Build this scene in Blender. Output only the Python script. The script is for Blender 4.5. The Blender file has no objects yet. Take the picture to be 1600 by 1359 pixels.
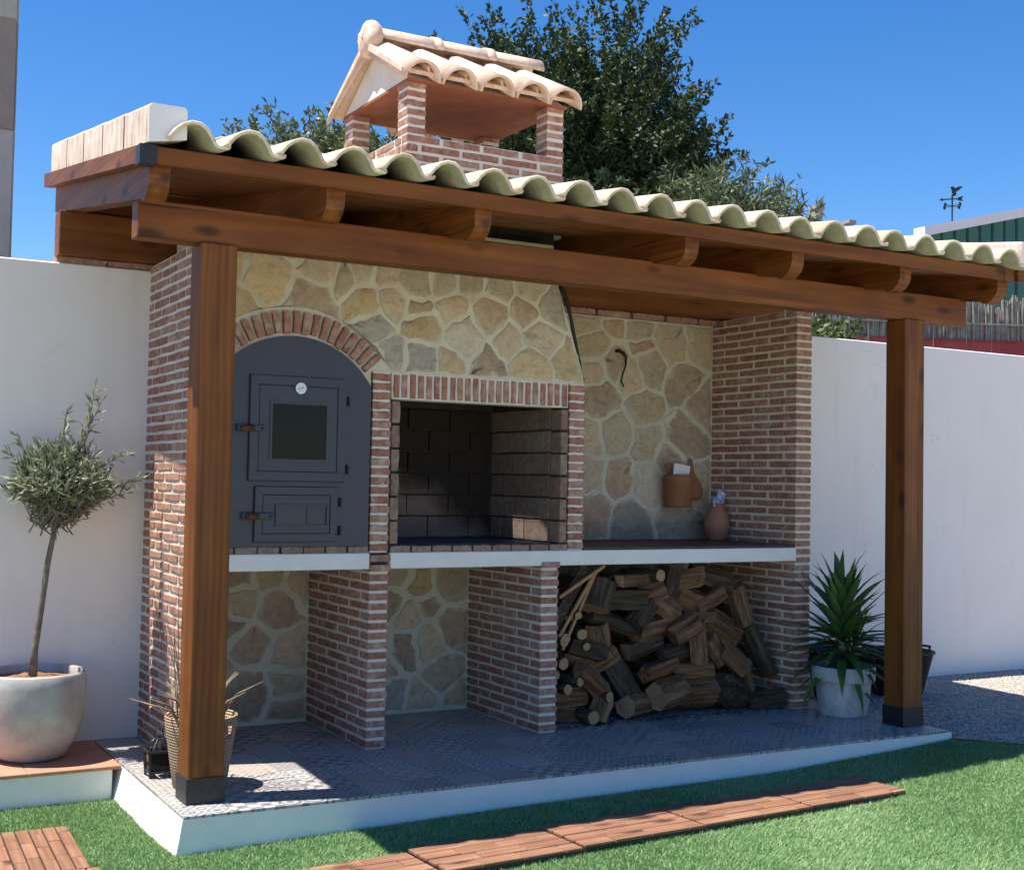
import bpy, math, random
import numpy as np
from mathutils import Vector, Matrix
random.seed(7); rng = np.random.default_rng(11)
SC = bpy.context.scene
rad = math.radians

# ------------------------------------------------------------------ camera, sky, sun, exposure
cam = bpy.data.objects.new('camera', bpy.data.cameras.new('camera')); SC.collection.objects.link(cam)
_yaw, _pit, _rol = .5164, .0378, -.0181
_f = np.array([math.sin(_yaw)*math.cos(_pit), math.cos(_yaw)*math.cos(_pit), math.sin(_pit)])
_r = np.array([math.cos(_yaw), -math.sin(_yaw), 0.]); _d = np.cross(_f, _r)
_r2 = _r*math.cos(_rol) + _d*math.sin(_rol); _d2 = -_r*math.sin(_rol) + _d*math.cos(_rol)
_m = Matrix.Identity(4)
for i in range(3):
    _m[i][0] = _r2[i]; _m[i][1] = -_d2[i]; _m[i][2] = -_f[i]
_m[0][3], _m[1][3], _m[2][3] = -1.5564, -5.8362, 1.3122
cam.matrix_world = _m
cam.data.sensor_fit = 'HORIZONTAL'; cam.data.sensor_width = 36; cam.data.lens = 2012.47/1600*36
cam.data.shift_x = .0006; cam.data.shift_y = -.0019
cam.data.clip_start = .05; cam.data.clip_end = 3000
SC.camera = cam

SUN = Vector((-.372, .098, 1)).normalized()          # towards the sun
world = bpy.data.worlds.new('World'); SC.world = world; world.use_nodes = True
_nt = world.node_tree
sky = _nt.nodes.new('ShaderNodeTexSky'); sky.sky_type = 'NISHITA'; sky.sun_disc = False
sky.sun_elevation = math.asin(SUN.z); sky.sun_rotation = math.atan2(SUN.x, SUN.y)
sky.altitude = 700; sky.air_density = 1.0; sky.dust_density = .2; sky.ozone_density = 3.0
_bg = _nt.nodes['Background']; _hs = _nt.nodes.new('ShaderNodeHueSaturation'); _hs.inputs['Saturation'].default_value = 1.34; _hs.inputs['Hue'].default_value = .507; _hs.inputs['Value'].default_value = .95
_nt.links.new(sky.outputs[0], _hs.inputs['Color']); _nt.links.new(_hs.outputs[0], _bg.inputs[0]); _bg.inputs[1].default_value = .10
sun = bpy.data.objects.new('sun', bpy.data.lights.new('sun', 'SUN')); SC.collection.objects.link(sun)
sun.data.energy = 5.0; sun.data.angle = rad(.5); sun.data.color = (1, .945, .85)
sun.rotation_euler = (-SUN).to_track_quat('-Z', 'Y').to_euler(); sun.location = (-4, 1, 9)
SC.view_settings.view_transform = 'Standard'; SC.view_settings.look = 'None'
SC.view_settings.exposure = 0.93; SC.view_settings.gamma = 1

# ------------------------------------------------------------------ materials
class G:
    def __init__(s, name, rough=.8, spec=.3):
        s.m = bpy.data.materials.new(name); s.m.use_nodes = True; s.t = s.m.node_tree
        s.b = s.t.nodes['Principled BSDF']; s.b.inputs['Roughness'].default_value = rough
        s.b.inputs['Specular IOR Level'].default_value = spec; s._tc = None
    def n(s, typ, **p):
        x = s.t.nodes.new('ShaderNode'+typ)
        for k, v in p.items(): setattr(x, k, v)
        return x
    def put(s, sock, v):
        if isinstance(v, bpy.types.NodeSocket): s.t.links.new(v, sock)
        elif v is not None:
            if hasattr(sock.default_value, '__len__') and not isinstance(v, (int, float)):
                v = tuple(v) + ((1,) if len(sock.default_value) == 4 and len(v) == 3 else ())
            sock.default_value = v
    def tc(s, k='Object'):
        if s._tc is None: s._tc = s.n('TexCoord')
        return s._tc.outputs[k]
    def pos(s): return s.n('NewGeometry').outputs['Position']
    def info(s, k): return s.n('ObjectInfo').outputs[k]
    def mapping(s, vec, scale=(1, 1, 1), loc=(0, 0, 0)):
        x = s.n('Mapping'); s.put(x.inputs[0], vec); s.put(x.inputs['Scale'], scale); s.put(x.inputs['Location'], loc); return x.outputs[0]
    def noise(s, vec, scale, detail=4, rough=.55, dist=0., out='Fac'):
        x = s.n('TexNoise'); s.put(x.inputs['Vector'], vec); x.inputs['Scale'].default_value = scale
        x.inputs['Detail'].default_value = detail; x.inputs['Roughness'].default_value = rough; x.inputs['Distortion'].default_value = dist
        return x.outputs[out]
    def vor(s, vec, scale, feature='F1', out='Distance', rnd=1):
        x = s.n('TexVoronoi', feature=feature); s.put(x.inputs['Vector'], vec); x.inputs['Scale'].default_value = scale
        x.inputs['Randomness'].default_value = rnd; return x.outputs[out]
    def math(s, op, a, b=None, c=None):
        x = s.n('Math', operation=op); s.put(x.inputs[0], a); s.put(x.inputs[1], b)
        if c is not None: s.put(x.inputs[2], c)
        return x.outputs[0]
    def sep(s, v):
        x = s.n('SeparateXYZ'); s.put(x.inputs[0], v); return x.outputs
    def add(s, a, b):
        x = s.n('VectorMath', operation='ADD'); s.put(x.inputs[0], a); s.put(x.inputs[1], b); return x.outputs[0]
    def ramp(s, fac, stops, interp='LINEAR'):
        x = s.n('ValToRGB'); s.put(x.inputs[0], fac); e = x.color_ramp.elements; x.color_ramp.interpolation = interp
        while len(e) < len(stops): e.new(.5)
        for el, (p, c) in zip(e, stops):
            el.position = p; el.color = (*c, 1) if not isinstance(c, (int, float)) else (c, c, c, 1)
        return x.outputs[0]
    def mix(s, fac, a, b, blend='MIX'):
        x = s.n('Mix', data_type='RGBA', blend_type=blend); s.put(x.inputs[0], fac); s.put(x.inputs[6], a); s.put(x.inputs[7], b); return x.outputs[2]
    def col(s, c): s.put(s.b.inputs['Base Color'], c); return s
    def bump(s, h, strength=.4, dist=.004):
        x = s.n('Bump'); x.inputs['Strength'].default_value = strength; x.inputs['Distance'].default_value = dist
        s.put(x.inputs['Height'], h); s.t.links.new(x.outputs[0], s.b.inputs['Normal']); return s
    def rnd_vec(s, vec, k=37.):
        r = s.math('MULTIPLY', s.info('Random'), k); x = s.n('CombineXYZ')
        for i in range(3): s.put(x.inputs[i], r)
        return s.add(vec, x.outputs[0])

def m_brick(name, stops, dust=(.55, .48, .41), dustamt=.7):
    g = G(name, .88, .2); v = g.rnd_vec(g.tc())
    c = g.ramp(g.info('Random'), stops)
    c = g.mix(g.ramp(g.noise(v, 38, 5), [(.38, 0), (.7, .55)]), c, (.10, .045, .03))
    c = g.mix(g.ramp(g.noise(v, 16, 6, .65), [(.5, 0), (.72, dustamt)]), c, dust)
    g.col(c); g.bump(g.noise(v, 120, 5), .55, .003); return g.m
BR = [(0, (.35, .155, .11)), (.3, (.40, .20, .145)), (.55, (.46, .26, .19)), (.8, (.37, .17, .125)), (1, (.49, .31, .235))]
M_brick = m_brick('rustic_brick', BR)
M_brick_soot = m_brick('fire_brick', [(0, (.25, .165, .125)), (1, (.35, .245, .19))], (.42, .33, .27), .35)
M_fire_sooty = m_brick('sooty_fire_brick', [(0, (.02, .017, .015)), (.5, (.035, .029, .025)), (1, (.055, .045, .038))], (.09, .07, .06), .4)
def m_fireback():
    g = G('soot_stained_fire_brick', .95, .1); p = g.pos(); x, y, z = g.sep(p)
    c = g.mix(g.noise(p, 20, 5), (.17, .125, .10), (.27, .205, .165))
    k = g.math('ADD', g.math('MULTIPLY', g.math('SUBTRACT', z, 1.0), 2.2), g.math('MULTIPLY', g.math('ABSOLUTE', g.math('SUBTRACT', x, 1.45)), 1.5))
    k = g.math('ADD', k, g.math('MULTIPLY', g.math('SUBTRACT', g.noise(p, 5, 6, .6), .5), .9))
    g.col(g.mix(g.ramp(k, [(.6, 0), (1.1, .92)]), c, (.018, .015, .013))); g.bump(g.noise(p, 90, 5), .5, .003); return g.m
M_fireback = m_fireback()
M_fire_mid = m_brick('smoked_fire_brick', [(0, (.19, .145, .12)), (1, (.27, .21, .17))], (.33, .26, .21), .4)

def m_plain(name, c1, c2, scale=6, rough=.85, bump=.3, bscale=80, bdist=.003, stain=None, spec=.25, coord='P'):
    g = G(name, rough, spec); v = g.pos() if coord == 'P' else g.rnd_vec(g.tc())
    c = g.mix(g.ramp(g.noise(v, scale, 6, .6), [(.35, 0), (.68, 1)]), c1, c2)
    if stain: c = g.mix(g.ramp(g.noise(v, scale*.37, 7, .7, .6), [(.54, 0), (.75, stain[1])]), c, stain[0])
    g.col(c)
    if bump: g.bump(g.noise(v, bscale, 6, .6), bump, bdist)
    return g.m
M_mortar = m_plain('lime_mortar', (.67, .61, .53), (.76, .70, .62), 9, .95, .7, 70, .005)
M_stonemortar = m_plain('stone_mortar', (.56, .52, .41), (.66, .61, .50), 7, .95, .6, 55, .005)
def m_plaster():
    g = G('white_plaster', .9, .2); v = g.pos()
    c = g.mix(g.ramp(g.noise(v, 1.3, 7, .65), [(.35, 0), (.68, 1)]), (.79, .75, .72), (.83, .795, .765))
    st = g.noise(g.mapping(v, (5, 5, .5)), 1, 5, .6); c = g.mix(g.ramp(st, [(.55, 0), (.75, .22)]), c, (.52, .48, .44))
    c = g.mix(g.ramp(g.noise(v, 2.6, 8, .72, .8), [(.6, 0), (.72, .35)]), c, (.60, .53, .48))
    cr = g.vor(g.add(v, g.noise(v, 3, 4, out='Color')), 1.1, 'DISTANCE_TO_EDGE')
    c = g.mix(g.math('MULTIPLY', g.ramp(cr, [(.002, 1), (.005, 0)]), g.ramp(g.noise(v, .9, 2), [(.55, 0), (.62, .2)])), c, (.36, .31, .28))
    g.col(c); g.bump(g.noise(g.mapping(v, (1, 1, 2.2)), 11, 8, .7), .22, .012); return g.m
M_plaster = m_plaster()
M_kerb = m_plain('rough_white_render', (.77, .74, .69), (.83, .80, .75), 5, .92, .4, 26, .005, ((.55, .50, .44), .4))
M_slab = m_plain('white_counter_render', (.76, .74, .71), (.83, .81, .78), 7, .8, .4, 30, .004, ((.55, .53, .50), .3))
M_dark = m_plain('dark_joint', (.035, .032, .03), (.06, .055, .05), 20, .95, .3)
M_blackmetal = m_plain('black_metal', (.018, .018, .02), (.03, .03, .033), 30, .45, .15, 60, .001, spec=.4)
M_black_plastic = m_plain('black_rubber', (.02, .02, .022), (.035, .035, .038), 8, .6, .2, 60, .002, spec=.3)
M_terracotta_slab = m_plain('terracotta_paving', (.42, .19, .115), (.50, .245, .155), 8, .7, .25, 60, .002, ((.55, .38, .28), .4))
M_countertop = m_plain('brown_counter_tile', (.085, .05, .036), (.13, .08, .06), 12, .5, .2, 60, .002)
M_clay = m_plain('brown_clay', (.26, .105, .05), (.35, .155, .08), 9, .6, .3, 50, .003, coord='O')
M_pinkclay = m_plain('pink_clay', (.33, .155, .11), (.40, .21, .155), 9, .8, .3, 50, .003, coord='O')
M_wicker_base = None

def m_stone():
    g = G('field_stone', .9, .2); v = g.rnd_vec(g.tc(), 51.)
    base = g.info('Color')
    dk = g.mix(1, base, (.55, .50, .46), 'MULTIPLY'); lt = g.mix(.35, base, (.66, .56, .40))
    c = g.mix(g.ramp(g.noise(v, 6, 8, .7, .2), [(.35, 0), (.66, 1)]), base, lt)
    c = g.mix(g.ramp(g.noise(v, 26, 8, .75, .3), [(.45, 0), (.75, .7)]), c, dk)
    c = g.mix(g.ramp(g.noise(v, 4.5, 5, .6, .8), [(.56, 0), (.74, .45)]), c, (.42, .27, .13))
    c = g.mix(g.ramp(g.noise(g.mapping(v, (9, 9, 30)), 1, 6, .7), [(.55, 0), (.68, .5)]), c, dk)
    ed = g.n('Attribute', attribute_name='edge').outputs['Fac']
    sm = g.math('ADD', g.math('MULTIPLY', ed, .42), g.noise(v, 11, 6, .65))
    c = g.mix(g.ramp(sm, [(.72, 0), (.92, .9)]), c, (.58, .53, .43))
    g.col(c); g.bump(g.noise(v, 20, 9, .7, .3), .9, .016); return g.m
M_stone = m_stone()

def m_wood(name, axis, dark, mid, light, rough=.55):
    g = G(name, rough, .3); v = g.rnd_vec(g.tc(), 23.)
    sc = [17, 17, 17]; sc[axis] = .9
    st = g.mapping(v, tuple(sc))
    n1 = g.noise(st, 1.0, 5, .55, .5)
    sc2 = [7, 7, 7]; sc2[axis] = .9
    wv = g.n('TexWave', wave_type='BANDS', bands_direction='XYZ'[(axis+1) % 3]); g.put(wv.inputs[0], g.mapping(v, tuple(sc2)))
    wv.inputs['Scale'].default_value = 1.6; wv.inputs['Distortion'].default_value = 6; wv.inputs['Detail'].default_value = 3; wv.inputs['Detail Scale'].default_value = .7
    f = g.math('ADD', g.math('MULTIPLY', n1, .86), g.math('MULTIPLY', wv.outputs['Fac'], .12))
    c = g.ramp(f, [(.28, dark), (.5, mid), (.74, light)])
    sk = [8, 8, 8]; sk[axis] = 3.2
    kn = g.vor(g.mapping(v, tuple(sk)), 1.0)
    c = g.mix(g.ramp(kn, [(.07, .95), (.13, .75), (.24, 0)]), c, (.045, .016, .007))
    c = g.mix(g.ramp(g.noise(v, 3.0, 4), [(.4, 0), (.75, .6)]), c, dark)
    sx = [34, 34, 34]; sx[axis] = .55
    crk = g.ramp(g.noise(g.mapping(v, tuple(sx)), 1., 2, .4), [(.69, 0), (.72, 1)])
    c = g.mix(g.math('MULTIPLY', crk, g.ramp(g.noise(v, 2.2, 2), [(.5, 0), (.6, .85)])), c, (.02, .008, .004))
    g.col(c); g.bump(f, .12, .002); return g.m
_wd = ((.10, .028, .006), (.185, .059, .011), (.275, .098, .019))
WOOD = [m_wood('stained_pine_'+'xyz'[a], a, *_wd) for a in range(3)]
DECK = [m_wood('deck_slat_'+'xy'[a], a, (.15, .07, .04), (.27, .135, .08), (.37, .20, .125), .75) for a in range(2)]
M_endgrain = m_plain('end_grain', (.36, .19, .085), (.46, .27, .13), 30, .85, .5, 60, .003, coord='O')

def m_log():
    g = G('firewood', .95, .1); v = g.rnd_vec(g.tc(), 31.)
    n = g.noise(g.mapping(v, (4, 34, 34)), 1, 6, .65, .3)
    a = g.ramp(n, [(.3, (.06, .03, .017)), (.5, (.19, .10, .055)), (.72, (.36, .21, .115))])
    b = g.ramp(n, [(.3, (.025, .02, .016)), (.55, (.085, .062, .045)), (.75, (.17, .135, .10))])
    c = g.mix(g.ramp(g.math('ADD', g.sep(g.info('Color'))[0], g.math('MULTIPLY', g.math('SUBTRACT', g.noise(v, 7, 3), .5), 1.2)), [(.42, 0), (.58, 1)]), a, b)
    c = g.mix(g.ramp(g.noise(g.mapping(v, (2, 60, 60)), 1, 3, .5), [(.58, 0), (.66, .35)]), c, (.03, .018, .012))
    g.col(c); g.bump(n, .9, .010); return g.m
M_log = m_log()
M_logend = m_plain('cut_log_end', (.30, .19, .095), (.42, .28, .15), 40, .9, .4, 80, .003, coord='O')

def m_tile():
    g = G('cream_roof_tile', .85, .25); v = g.rnd_vec(g.tc(), 19.)
    c = g.ramp(g.noise(v, 9, 7, .65, .6), [(.36, (.72, .66, .52)), (.55, (.66, .56, .43)), (.72, (.55, .38, .27))])
    c = g.mix(g.ramp(g.noise(v, 60, 4), [(.55, 0), (.75, .5)]), c, (.80, .77, .68))
    c = g.mix(1, c, g.ramp(g.info('Random'), [(0, (.78, .74, .68)), (.5, (1, 1, 1)), (1, (.94, .84, .74))]), 'MULTIPLY')
    c = g.mix(g.ramp(g.noise(v, 24, 7, .7), [(.6, 0), (.7, .7)]), c, (.26, .24, .17))
    g.col(c); g.bump(g.noise(v, 70, 5), .4, .003); return g.m
M_tile = m_tile()
def m_pinktile():
    g = G('pinkish_roof_tile', .85, .25); v = g.rnd_vec(g.tc(), 19.)
    c = g.ramp(g.noise(v, 7, 7, .65, .6), [(.34, (.70, .58, .47)), (.55, (.62, .45, .34)), (.74, (.50, .31, .22))])
    c = g.mix(g.ramp(g.noise(v, 30, 4), [(.52, 0), (.75, .6)]), c, (.78, .72, .65))
    g.col(c); g.bump(g.noise(v, 60, 5), .5, .004); return g.m
M_pinktile = m_pinktile()
def m_verge():
    g = G('weathered_verge_tile', .88, .2); v = g.rnd_vec(g.tc(), 19.)
    c = g.ramp(g.noise(v, 6, 7, .65, .4), [(.34, (.72, .62, .53)), (.55, (.64, .51, .42)), (.74, (.52, .37, .29))])
    c = g.mix(g.ramp(g.noise(g.mapping(v, (26, 26, 4)), 1, 6, .65), [(.48, 0), (.66, .75)]), c, (.34, .22, .16))
    c = g.mix(g.ramp(g.noise(v, 24, 5), [(.55, 0), (.75, .6)]), c, (.78, .73, .66))
    g.col(c); g.bump(g.noise(g.mapping(v, (30, 30, 6)), 1, 5), .6, .005); return g.m
M_verge = m_verge()

def m_floor():
    g = G('patterned_floor_tile', .42, .4); x, y, z = g.sep(g.tc()); S = .2
    u = g.math('MULTIPLY', g.math('ABSOLUTE', g.math('SUBTRACT', g.math('FRACT', g.math('ADD', g.math('MULTIPLY', x, 2/S), 4.)), .5)), 2.); w = g.math('MULTIPLY', g.math('ABSOLUTE', g.math('SUBTRACT', g.math('FRACT', g.math('ADD', g.math('MULTIPLY', y, 2/S), 4.)), .5)), 2.)
    r = g.math('SQRT', g.math('ADD', g.math('MULTIPLY', u, u), g.math('MULTIPLY', w, w)))
    man = g.math('ADD', u, w); mx = g.math('MAXIMUM', u, w)
    def band(v, f, th): return g.math('GREATER_THAN', g.math('SINE', g.math('MULTIPLY', v, f)), th)
    p1 = g.math('MAXIMUM', band(man, 9., .4), band(mx, 7., .9))
    p2 = g.math('MAXIMUM', band(r, 9.5, .3), g.math('GREATER_THAN', man, 1.62))
    p3 = g.math('MULTIPLY', band(g.math('ADD', u, .04), 14., -.1), band(w, 14., -.1))
    p4 = g.math('MAXIMUM', g.math('LESS_THAN', g.math('ABSOLUTE', g.math('SUBTRACT', u, w)), .13), band(g.math('SUBTRACT', r, g.math('MULTIPLY', mx, .5)), 12., .4))
    rn = g.info('Random')
    def sel(a, b, t): 
        k = g.math('GREATER_THAN', rn, t); return g.math('ADD', g.math('MULTIPLY', b, k), g.math('MULTIPLY', a, g.math('SUBTRACT', 1., k)))
    p = sel(sel(sel(p1, p2, .28), p3, .54), p4, .76)
    rn2 = g.math('FRACT', g.math('MULTIPLY', rn, 7.31))
    ink = g.ramp(rn2, [(0, (.10, .11, .135)), (.45, (.16, .165, .18)), (.62, (.34, .22, .175)), (.8, (.20, .19, .19))], 'CONSTANT')
    base = g.ramp(g.math('FRACT', g.math('MULTIPLY', rn, 13.7)), [(0, (.41, .385, .36)), (.6, (.46, .44, .42)), (.8, (.34, .315, .30))], 'CONSTANT')
    wear = g.noise(g.pos(), 45, 5)
    c = g.mix(g.math('MULTIPLY', p, g.ramp(wear, [(.3, .55), (.6, .95)])), base, ink)
    c = g.mix(g.ramp(g.noise(g.pos(), 5, 5), [(.5, 0), (.8, .35)]), c, (.36, .32, .28))
    g.col(c); g.bump(wear, .1, .001); return g.m
M_floor = m_floor()

def m_grass():
    g = G('grass_blade', .55, .3); a = g.n('Attribute', attribute_name='tone').outputs['Fac']
    g.col(g.ramp(a, [(0, (.11, .20, .07)), (.45, (.215, .36, .14)), (.8, (.31, .46, .205)), (1, (.47, .55, .32))])); return g.m
M_grass = m_grass()
M_lawn = m_plain('turf_backing', (.06, .125, .04), (.11, .20, .07), 60, .95, .8, 220, .01)
def m_gravel():
    g = G('gravel', .9, .2); v = g.pos()
    d = g.vor(v, 62); c = g.ramp(g.vor(v, 62, out='Color'), [(.2, (.36, .31, .26)), (.5, (.50, .44, .38)), (.8, (.62, .57, .51))])
    c = g.mix(g.ramp(d, [(.35, 0), (.75, .8)]), c, (.16, .13, .11)); g.col(c); g.bump(g.math('SUBTRACT', 1., d), 1, .012); return g.m
M_gravel = m_gravel()
def m_pebble():
    g = G('pebble', .9, .2); a = g.n('Attribute', attribute_name='tone').outputs['Fac']
    g.col(g.ramp(a, [(0, (.30, .25, .21)), (.5, (.50, .44, .38)), (1, (.70, .66, .60))])); return g.m
M_pebble = m_pebble()
M_earth = m_plain('dry_earth', (.25, .20, .14), (.34, .28, .20), .6, .95, .5, 8, .05)
def m_leaf(name, stops, rough=.5, trans=.25):
    g = G(name, rough, .35); a = g.n('Attribute', attribute_name='tone').outputs['Fac']; c = g.ramp(a, stops); g.col(c)
    t = g.n('BsdfTranslucent'); g.put(t.inputs[0], c); mx = g.n('MixShader'); mx.inputs[0].default_value = trans
    g.t.links.new(g.b.outputs[0], mx.inputs[1]); g.t.links.new(t.outputs[0], mx.inputs[2])
    g.t.links.new(mx.outputs[0], g.t.nodes['Material Output'].inputs[0]); return g.m
M_olive = m_leaf('olive_leaf', [(0, (.14, .16, .09)), (.5, (.24, .265, .165)), (1, (.42, .44, .33))], .5, .22)
M_darkleaf = m_leaf('dark_leaf', [(0, (.018, .035, .012)), (.6, (.04, .07, .022)), (1, (.085, .12, .04))], .6, .12)
M_limeleaf = m_leaf('light_leaf', [(0, (.05, .075, .02)), (.5, (.10, .14, .04)), (1, (.18, .22, .075))], .5, .25)
M_greyleaf = m_leaf('grey_green_leaf', [(0, (.06, .08, .035)), (.5, (.12, .15, .07)), (1, (.2, .23, .12))], .5, .2)
def m_yucca():
    g = G('yucca_leaf', .45, .4); v = g.rnd_vec(g.tc()); c = g.ramp(g.info('Random'), [(0, (.045, .11, .03)), (.7, (.09, .18, .05)), (1, (.16, .24, .08))])
    g.col(g.mix(g.ramp(g.noise(v, 9, 4), [(.45, 0), (.75, .4)]), c, (.02, .045, .012))); return g.m
M_yucca = m_yucca()
M_dryleaf = m_plain('dry_leaf', (.16, .12, .085), (.30, .24, .17), 20, .8, .3, coord='O')
M_bark = m_plain('bark', (.13, .11, .09), (.23, .20, .165), 25, .95, .9, 60, .006, coord='O')
M_potconc = m_plain('weathered_silver_glaze', (.30, .285, .265), (.50, .485, .46), 5, .5, .35, 14, .006, ((.24, .19, .15), .6), .4, 'O')
M_whitepot = m_plain('flaked_white_paint', (.44, .45, .46), (.58, .59, .60), 20, .8, .5, 18, .006, ((.26, .20, .16), .9), .2, 'O')
M_soil = m_plain('bark_chip_soil', (.22, .10, .05), (.42, .22, .12), 60, .95, 1, 70, .02)
M_darksoil = m_plain('dark_soil', (.05, .035, .025), (.10, .07, .05), 60, .95, 1, 70, .02)
def m_metal():
    g = G('blue_grey_painted_metal', .42, .45); v = g.pos()
    g.col(g.mix(g.noise(v, 5, 5), (.036, .042, .060), (.047, .054, .075))); g.bump(g.noise(v, 90, 3), .06, .001); return g.m
M_metal = m_metal()
M_metal_dark = m_plain('dark_seam', (.012, .013, .016), (.02, .021, .026), 20, .6, 0)
M_handle = m_plain('rusty_handle', (.07, .028, .015), (.14, .06, .03), 60, .7, .4, coord='O')
_g = G('oven_glass', .05, .14); _g.col((.012, .012, .013)); M_glass = _g.m
_g = G('gauge_face', .3, .5); _g.col((.72, .78, .86)); M_gauge = _g.m
_g = G('steel', .25, .5); _g.col((.55, .56, .58)); _g.b.inputs['Metallic'].default_value = 1; M_steel = _g.m
M_paper = m_plain('white_paper', (.74, .75, .76), (.82, .83, .84), 20, .9, .2)
M_blueplastic = m_plain('blue_white_plastic', (.10, .22, .50), (.70, .76, .84), 34, .4, .2, coord='O')
M_firefloor = m_plain('ash_steel_plate', (.07, .075, .095), (.13, .135, .16), 6, .55, .3, 40, .003, ((.2, .19, .18), .5))
M_soot = m_plain('soot', (.015, .013, .012), (.03, .026, .022), 9, .95, .4)
M_redplank = m_plain('red_ceramic_board', (.25, .085, .05), (.31, .12, .075), 9, .85, .3, 60, .003)
M_green = m_plain('green_sheet_metal', (.03, .115, .085), (.045, .14, .105), 3, .45, 0, spec=.4)
M_whitetrim = m_plain('white_trim', (.74, .74, .74), (.8, .8, .8), 4, .6, 0)
M_red = m_plain('red_painted_wall', (.24, .042, .04), (.30, .065, .06), 3, .9, .4, 30, .005, ((.42, .24, .2), .5))
M_concrete = m_plain('grey_concrete', (.36, .33, .30), (.44, .41, .38), 4, .9, .4, 40, .004, ((.27, .23, .2), .4))
M_conc_dark = m_plain('brown_stone_panel', (.24, .20, .17), (.30, .26, .225), 4, .8, .3, 40, .004)
M_reed = m_plain('dry_reed', (.20, .18, .15), (.36, .33, .28), 12, .95, .3, coord='O')
M_cable = m_plain('black_cable', (.015, .015, .015), (.03, .03, .03), 9, .6, 0)
def m_wicker():
    g = G('woven_seagrass', .85, .2); v = g.tc(); x, y, z = g.sep(v)
    an = g.math('ARCTAN2', y, x); s1 = g.math('SINE', g.math('MULTIPLY', z, 520.)); s2 = g.math('SINE', g.math('ADD', g.math('MULTIPLY', an, 58.), g.math('MULTIPLY', g.math('FLOOR', g.math('MULTIPLY', z, 83.)), 3.14)))
    h = g.math('ADD', g.math('MULTIPLY', s1, .5), g.math('MULTIPLY', s2, .5))
    g.col(g.mix(g.ramp(h, [(.2, 0), (.6, 1)]), (.32, .22, .14), (.66, .52, .38))); g.bump(h, .9, .008); return g.m
M_wicker = m_wicker()

# ------------------------------------------------------------------ mesh helpers
W = {}
def link(name, data, parent=None, loc=(0, 0, 0), rot=None, scale=None, label=None, cat=None, group=None, kind=None):
    o = bpy.data.objects.new(name, data); SC.collection.objects.link(o)
    W[o.name] = Vector(loc)
    if parent is not None: o.parent = parent; o.location = Vector(loc) - W[parent.name]
    else: o.location = loc
    if rot is not None: o.rotation_euler = rot
    if scale is not None: o.scale = scale
    if label: o['label'] = label
    if cat: o['category'] = cat
    if group: o['group'] = group
    if kind: o['kind'] = kind
    return o
def thing(name, loc, label, cat, group=None): return link(name, None, None, loc, label=label, cat=cat, group=group)
def mesh(name, v, f, mat, smooth=False):
    me = bpy.data.meshes.new(name); me.from_pydata([tuple(map(float, p)) for p in v], [], f)
    for m in (mat if isinstance(mat, (list, tuple)) else [mat]): me.materials.append(m)
    if smooth: me.polygons.foreach_set('use_smooth', [True]*len(me.polygons))
    me.update(); return me
def mk(name, v, f, mat, parent=None, smooth=False, loc=None, **kw):
    a = np.array(v, float)
    if loc is None:
        lo, hi = a.min(0), a.max(0); loc = (lo+hi)/2
        if parent is None: loc[2] = lo[2]
    return link(name, mesh(name, a-np.array(loc), f, mat, smooth), parent, loc, **kw)
class MB:
    def __init__(s): s.v = []; s.f = []
    def put(s, v, f):
        k = len(s.v); s.v += [tuple(p) for p in v]; s.f += [tuple(i+k for i in q) for q in f]; return s
    def box(s, x0, x1, y0, y1, z0, z1, c=0.):
        return s.put(*cbox(x0, x1, y0, y1, z0, z1, c))
    def prism(s, poly, axis, a0, a1):      # polygon in the two other axes, extruded along axis
        n = len(poly)
        def P(p, a):
            q = list(p); q.insert(axis, a); return q
        v = [P(p, a0) for p in poly] + [P(p, a1) for p in poly]
        f = [tuple(range(n-1, -1, -1)), tuple(range(n, 2*n))] + [(i, (i+1) % n, (i+1) % n+n, i+n) for i in range(n)]
        return s.put(v, f)
    def tube(s, pts, rr, n=8, cap=True):
        pts = [Vector(p) for p in pts]; rr = rr if hasattr(rr, '__len__') else [rr]*len(pts); v = []; f = []
        up = Vector((.31, .17, .94))
        for i, p in enumerate(pts):
            t = (pts[min(i+1, len(pts)-1)]-pts[max(i-1, 0)]).normalized(); a = t.cross(up)
            if a.length < .05: a = t.cross(Vector((1, 0, 0)))
            a.normalize(); b = t.cross(a)
            v += [p+a*math.cos(2*math.pi*k/n)*rr[i]+b*math.sin(2*math.pi*k/n)*rr[i] for k in range(n)]
        for i in range(len(pts)-1):
            f += [(i*n+k, i*n+(k+1) % n, (i+1)*n+(k+1) % n, (i+1)*n+k) for k in range(n)]
        if cap: f += [tuple(range(n-1, -1, -1)), tuple(range((len(pts)-1)*n, len(pts)*n))]
        return s.put(v, f)
    def lathe(s, prof, cx, cy, n=40, a0=0, a1=2*math.pi):
        v = [(cx+r*math.cos(2*math.pi*k/n), cy+r*math.sin(2*math.pi*k/n), z) for r, z in prof for k in range(n)]
        f = [(i*n+k, i*n+(k+1) % n, (i+1)*n+(k+1) % n, (i+1)*n+k) for i in range(len(prof)-1) for k in range(n)]
        return s.put(v, f)
    def mk(s, name, mat, parent=None, **kw): return mk(name, s.v, s.f, mat, parent, **kw)
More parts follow.
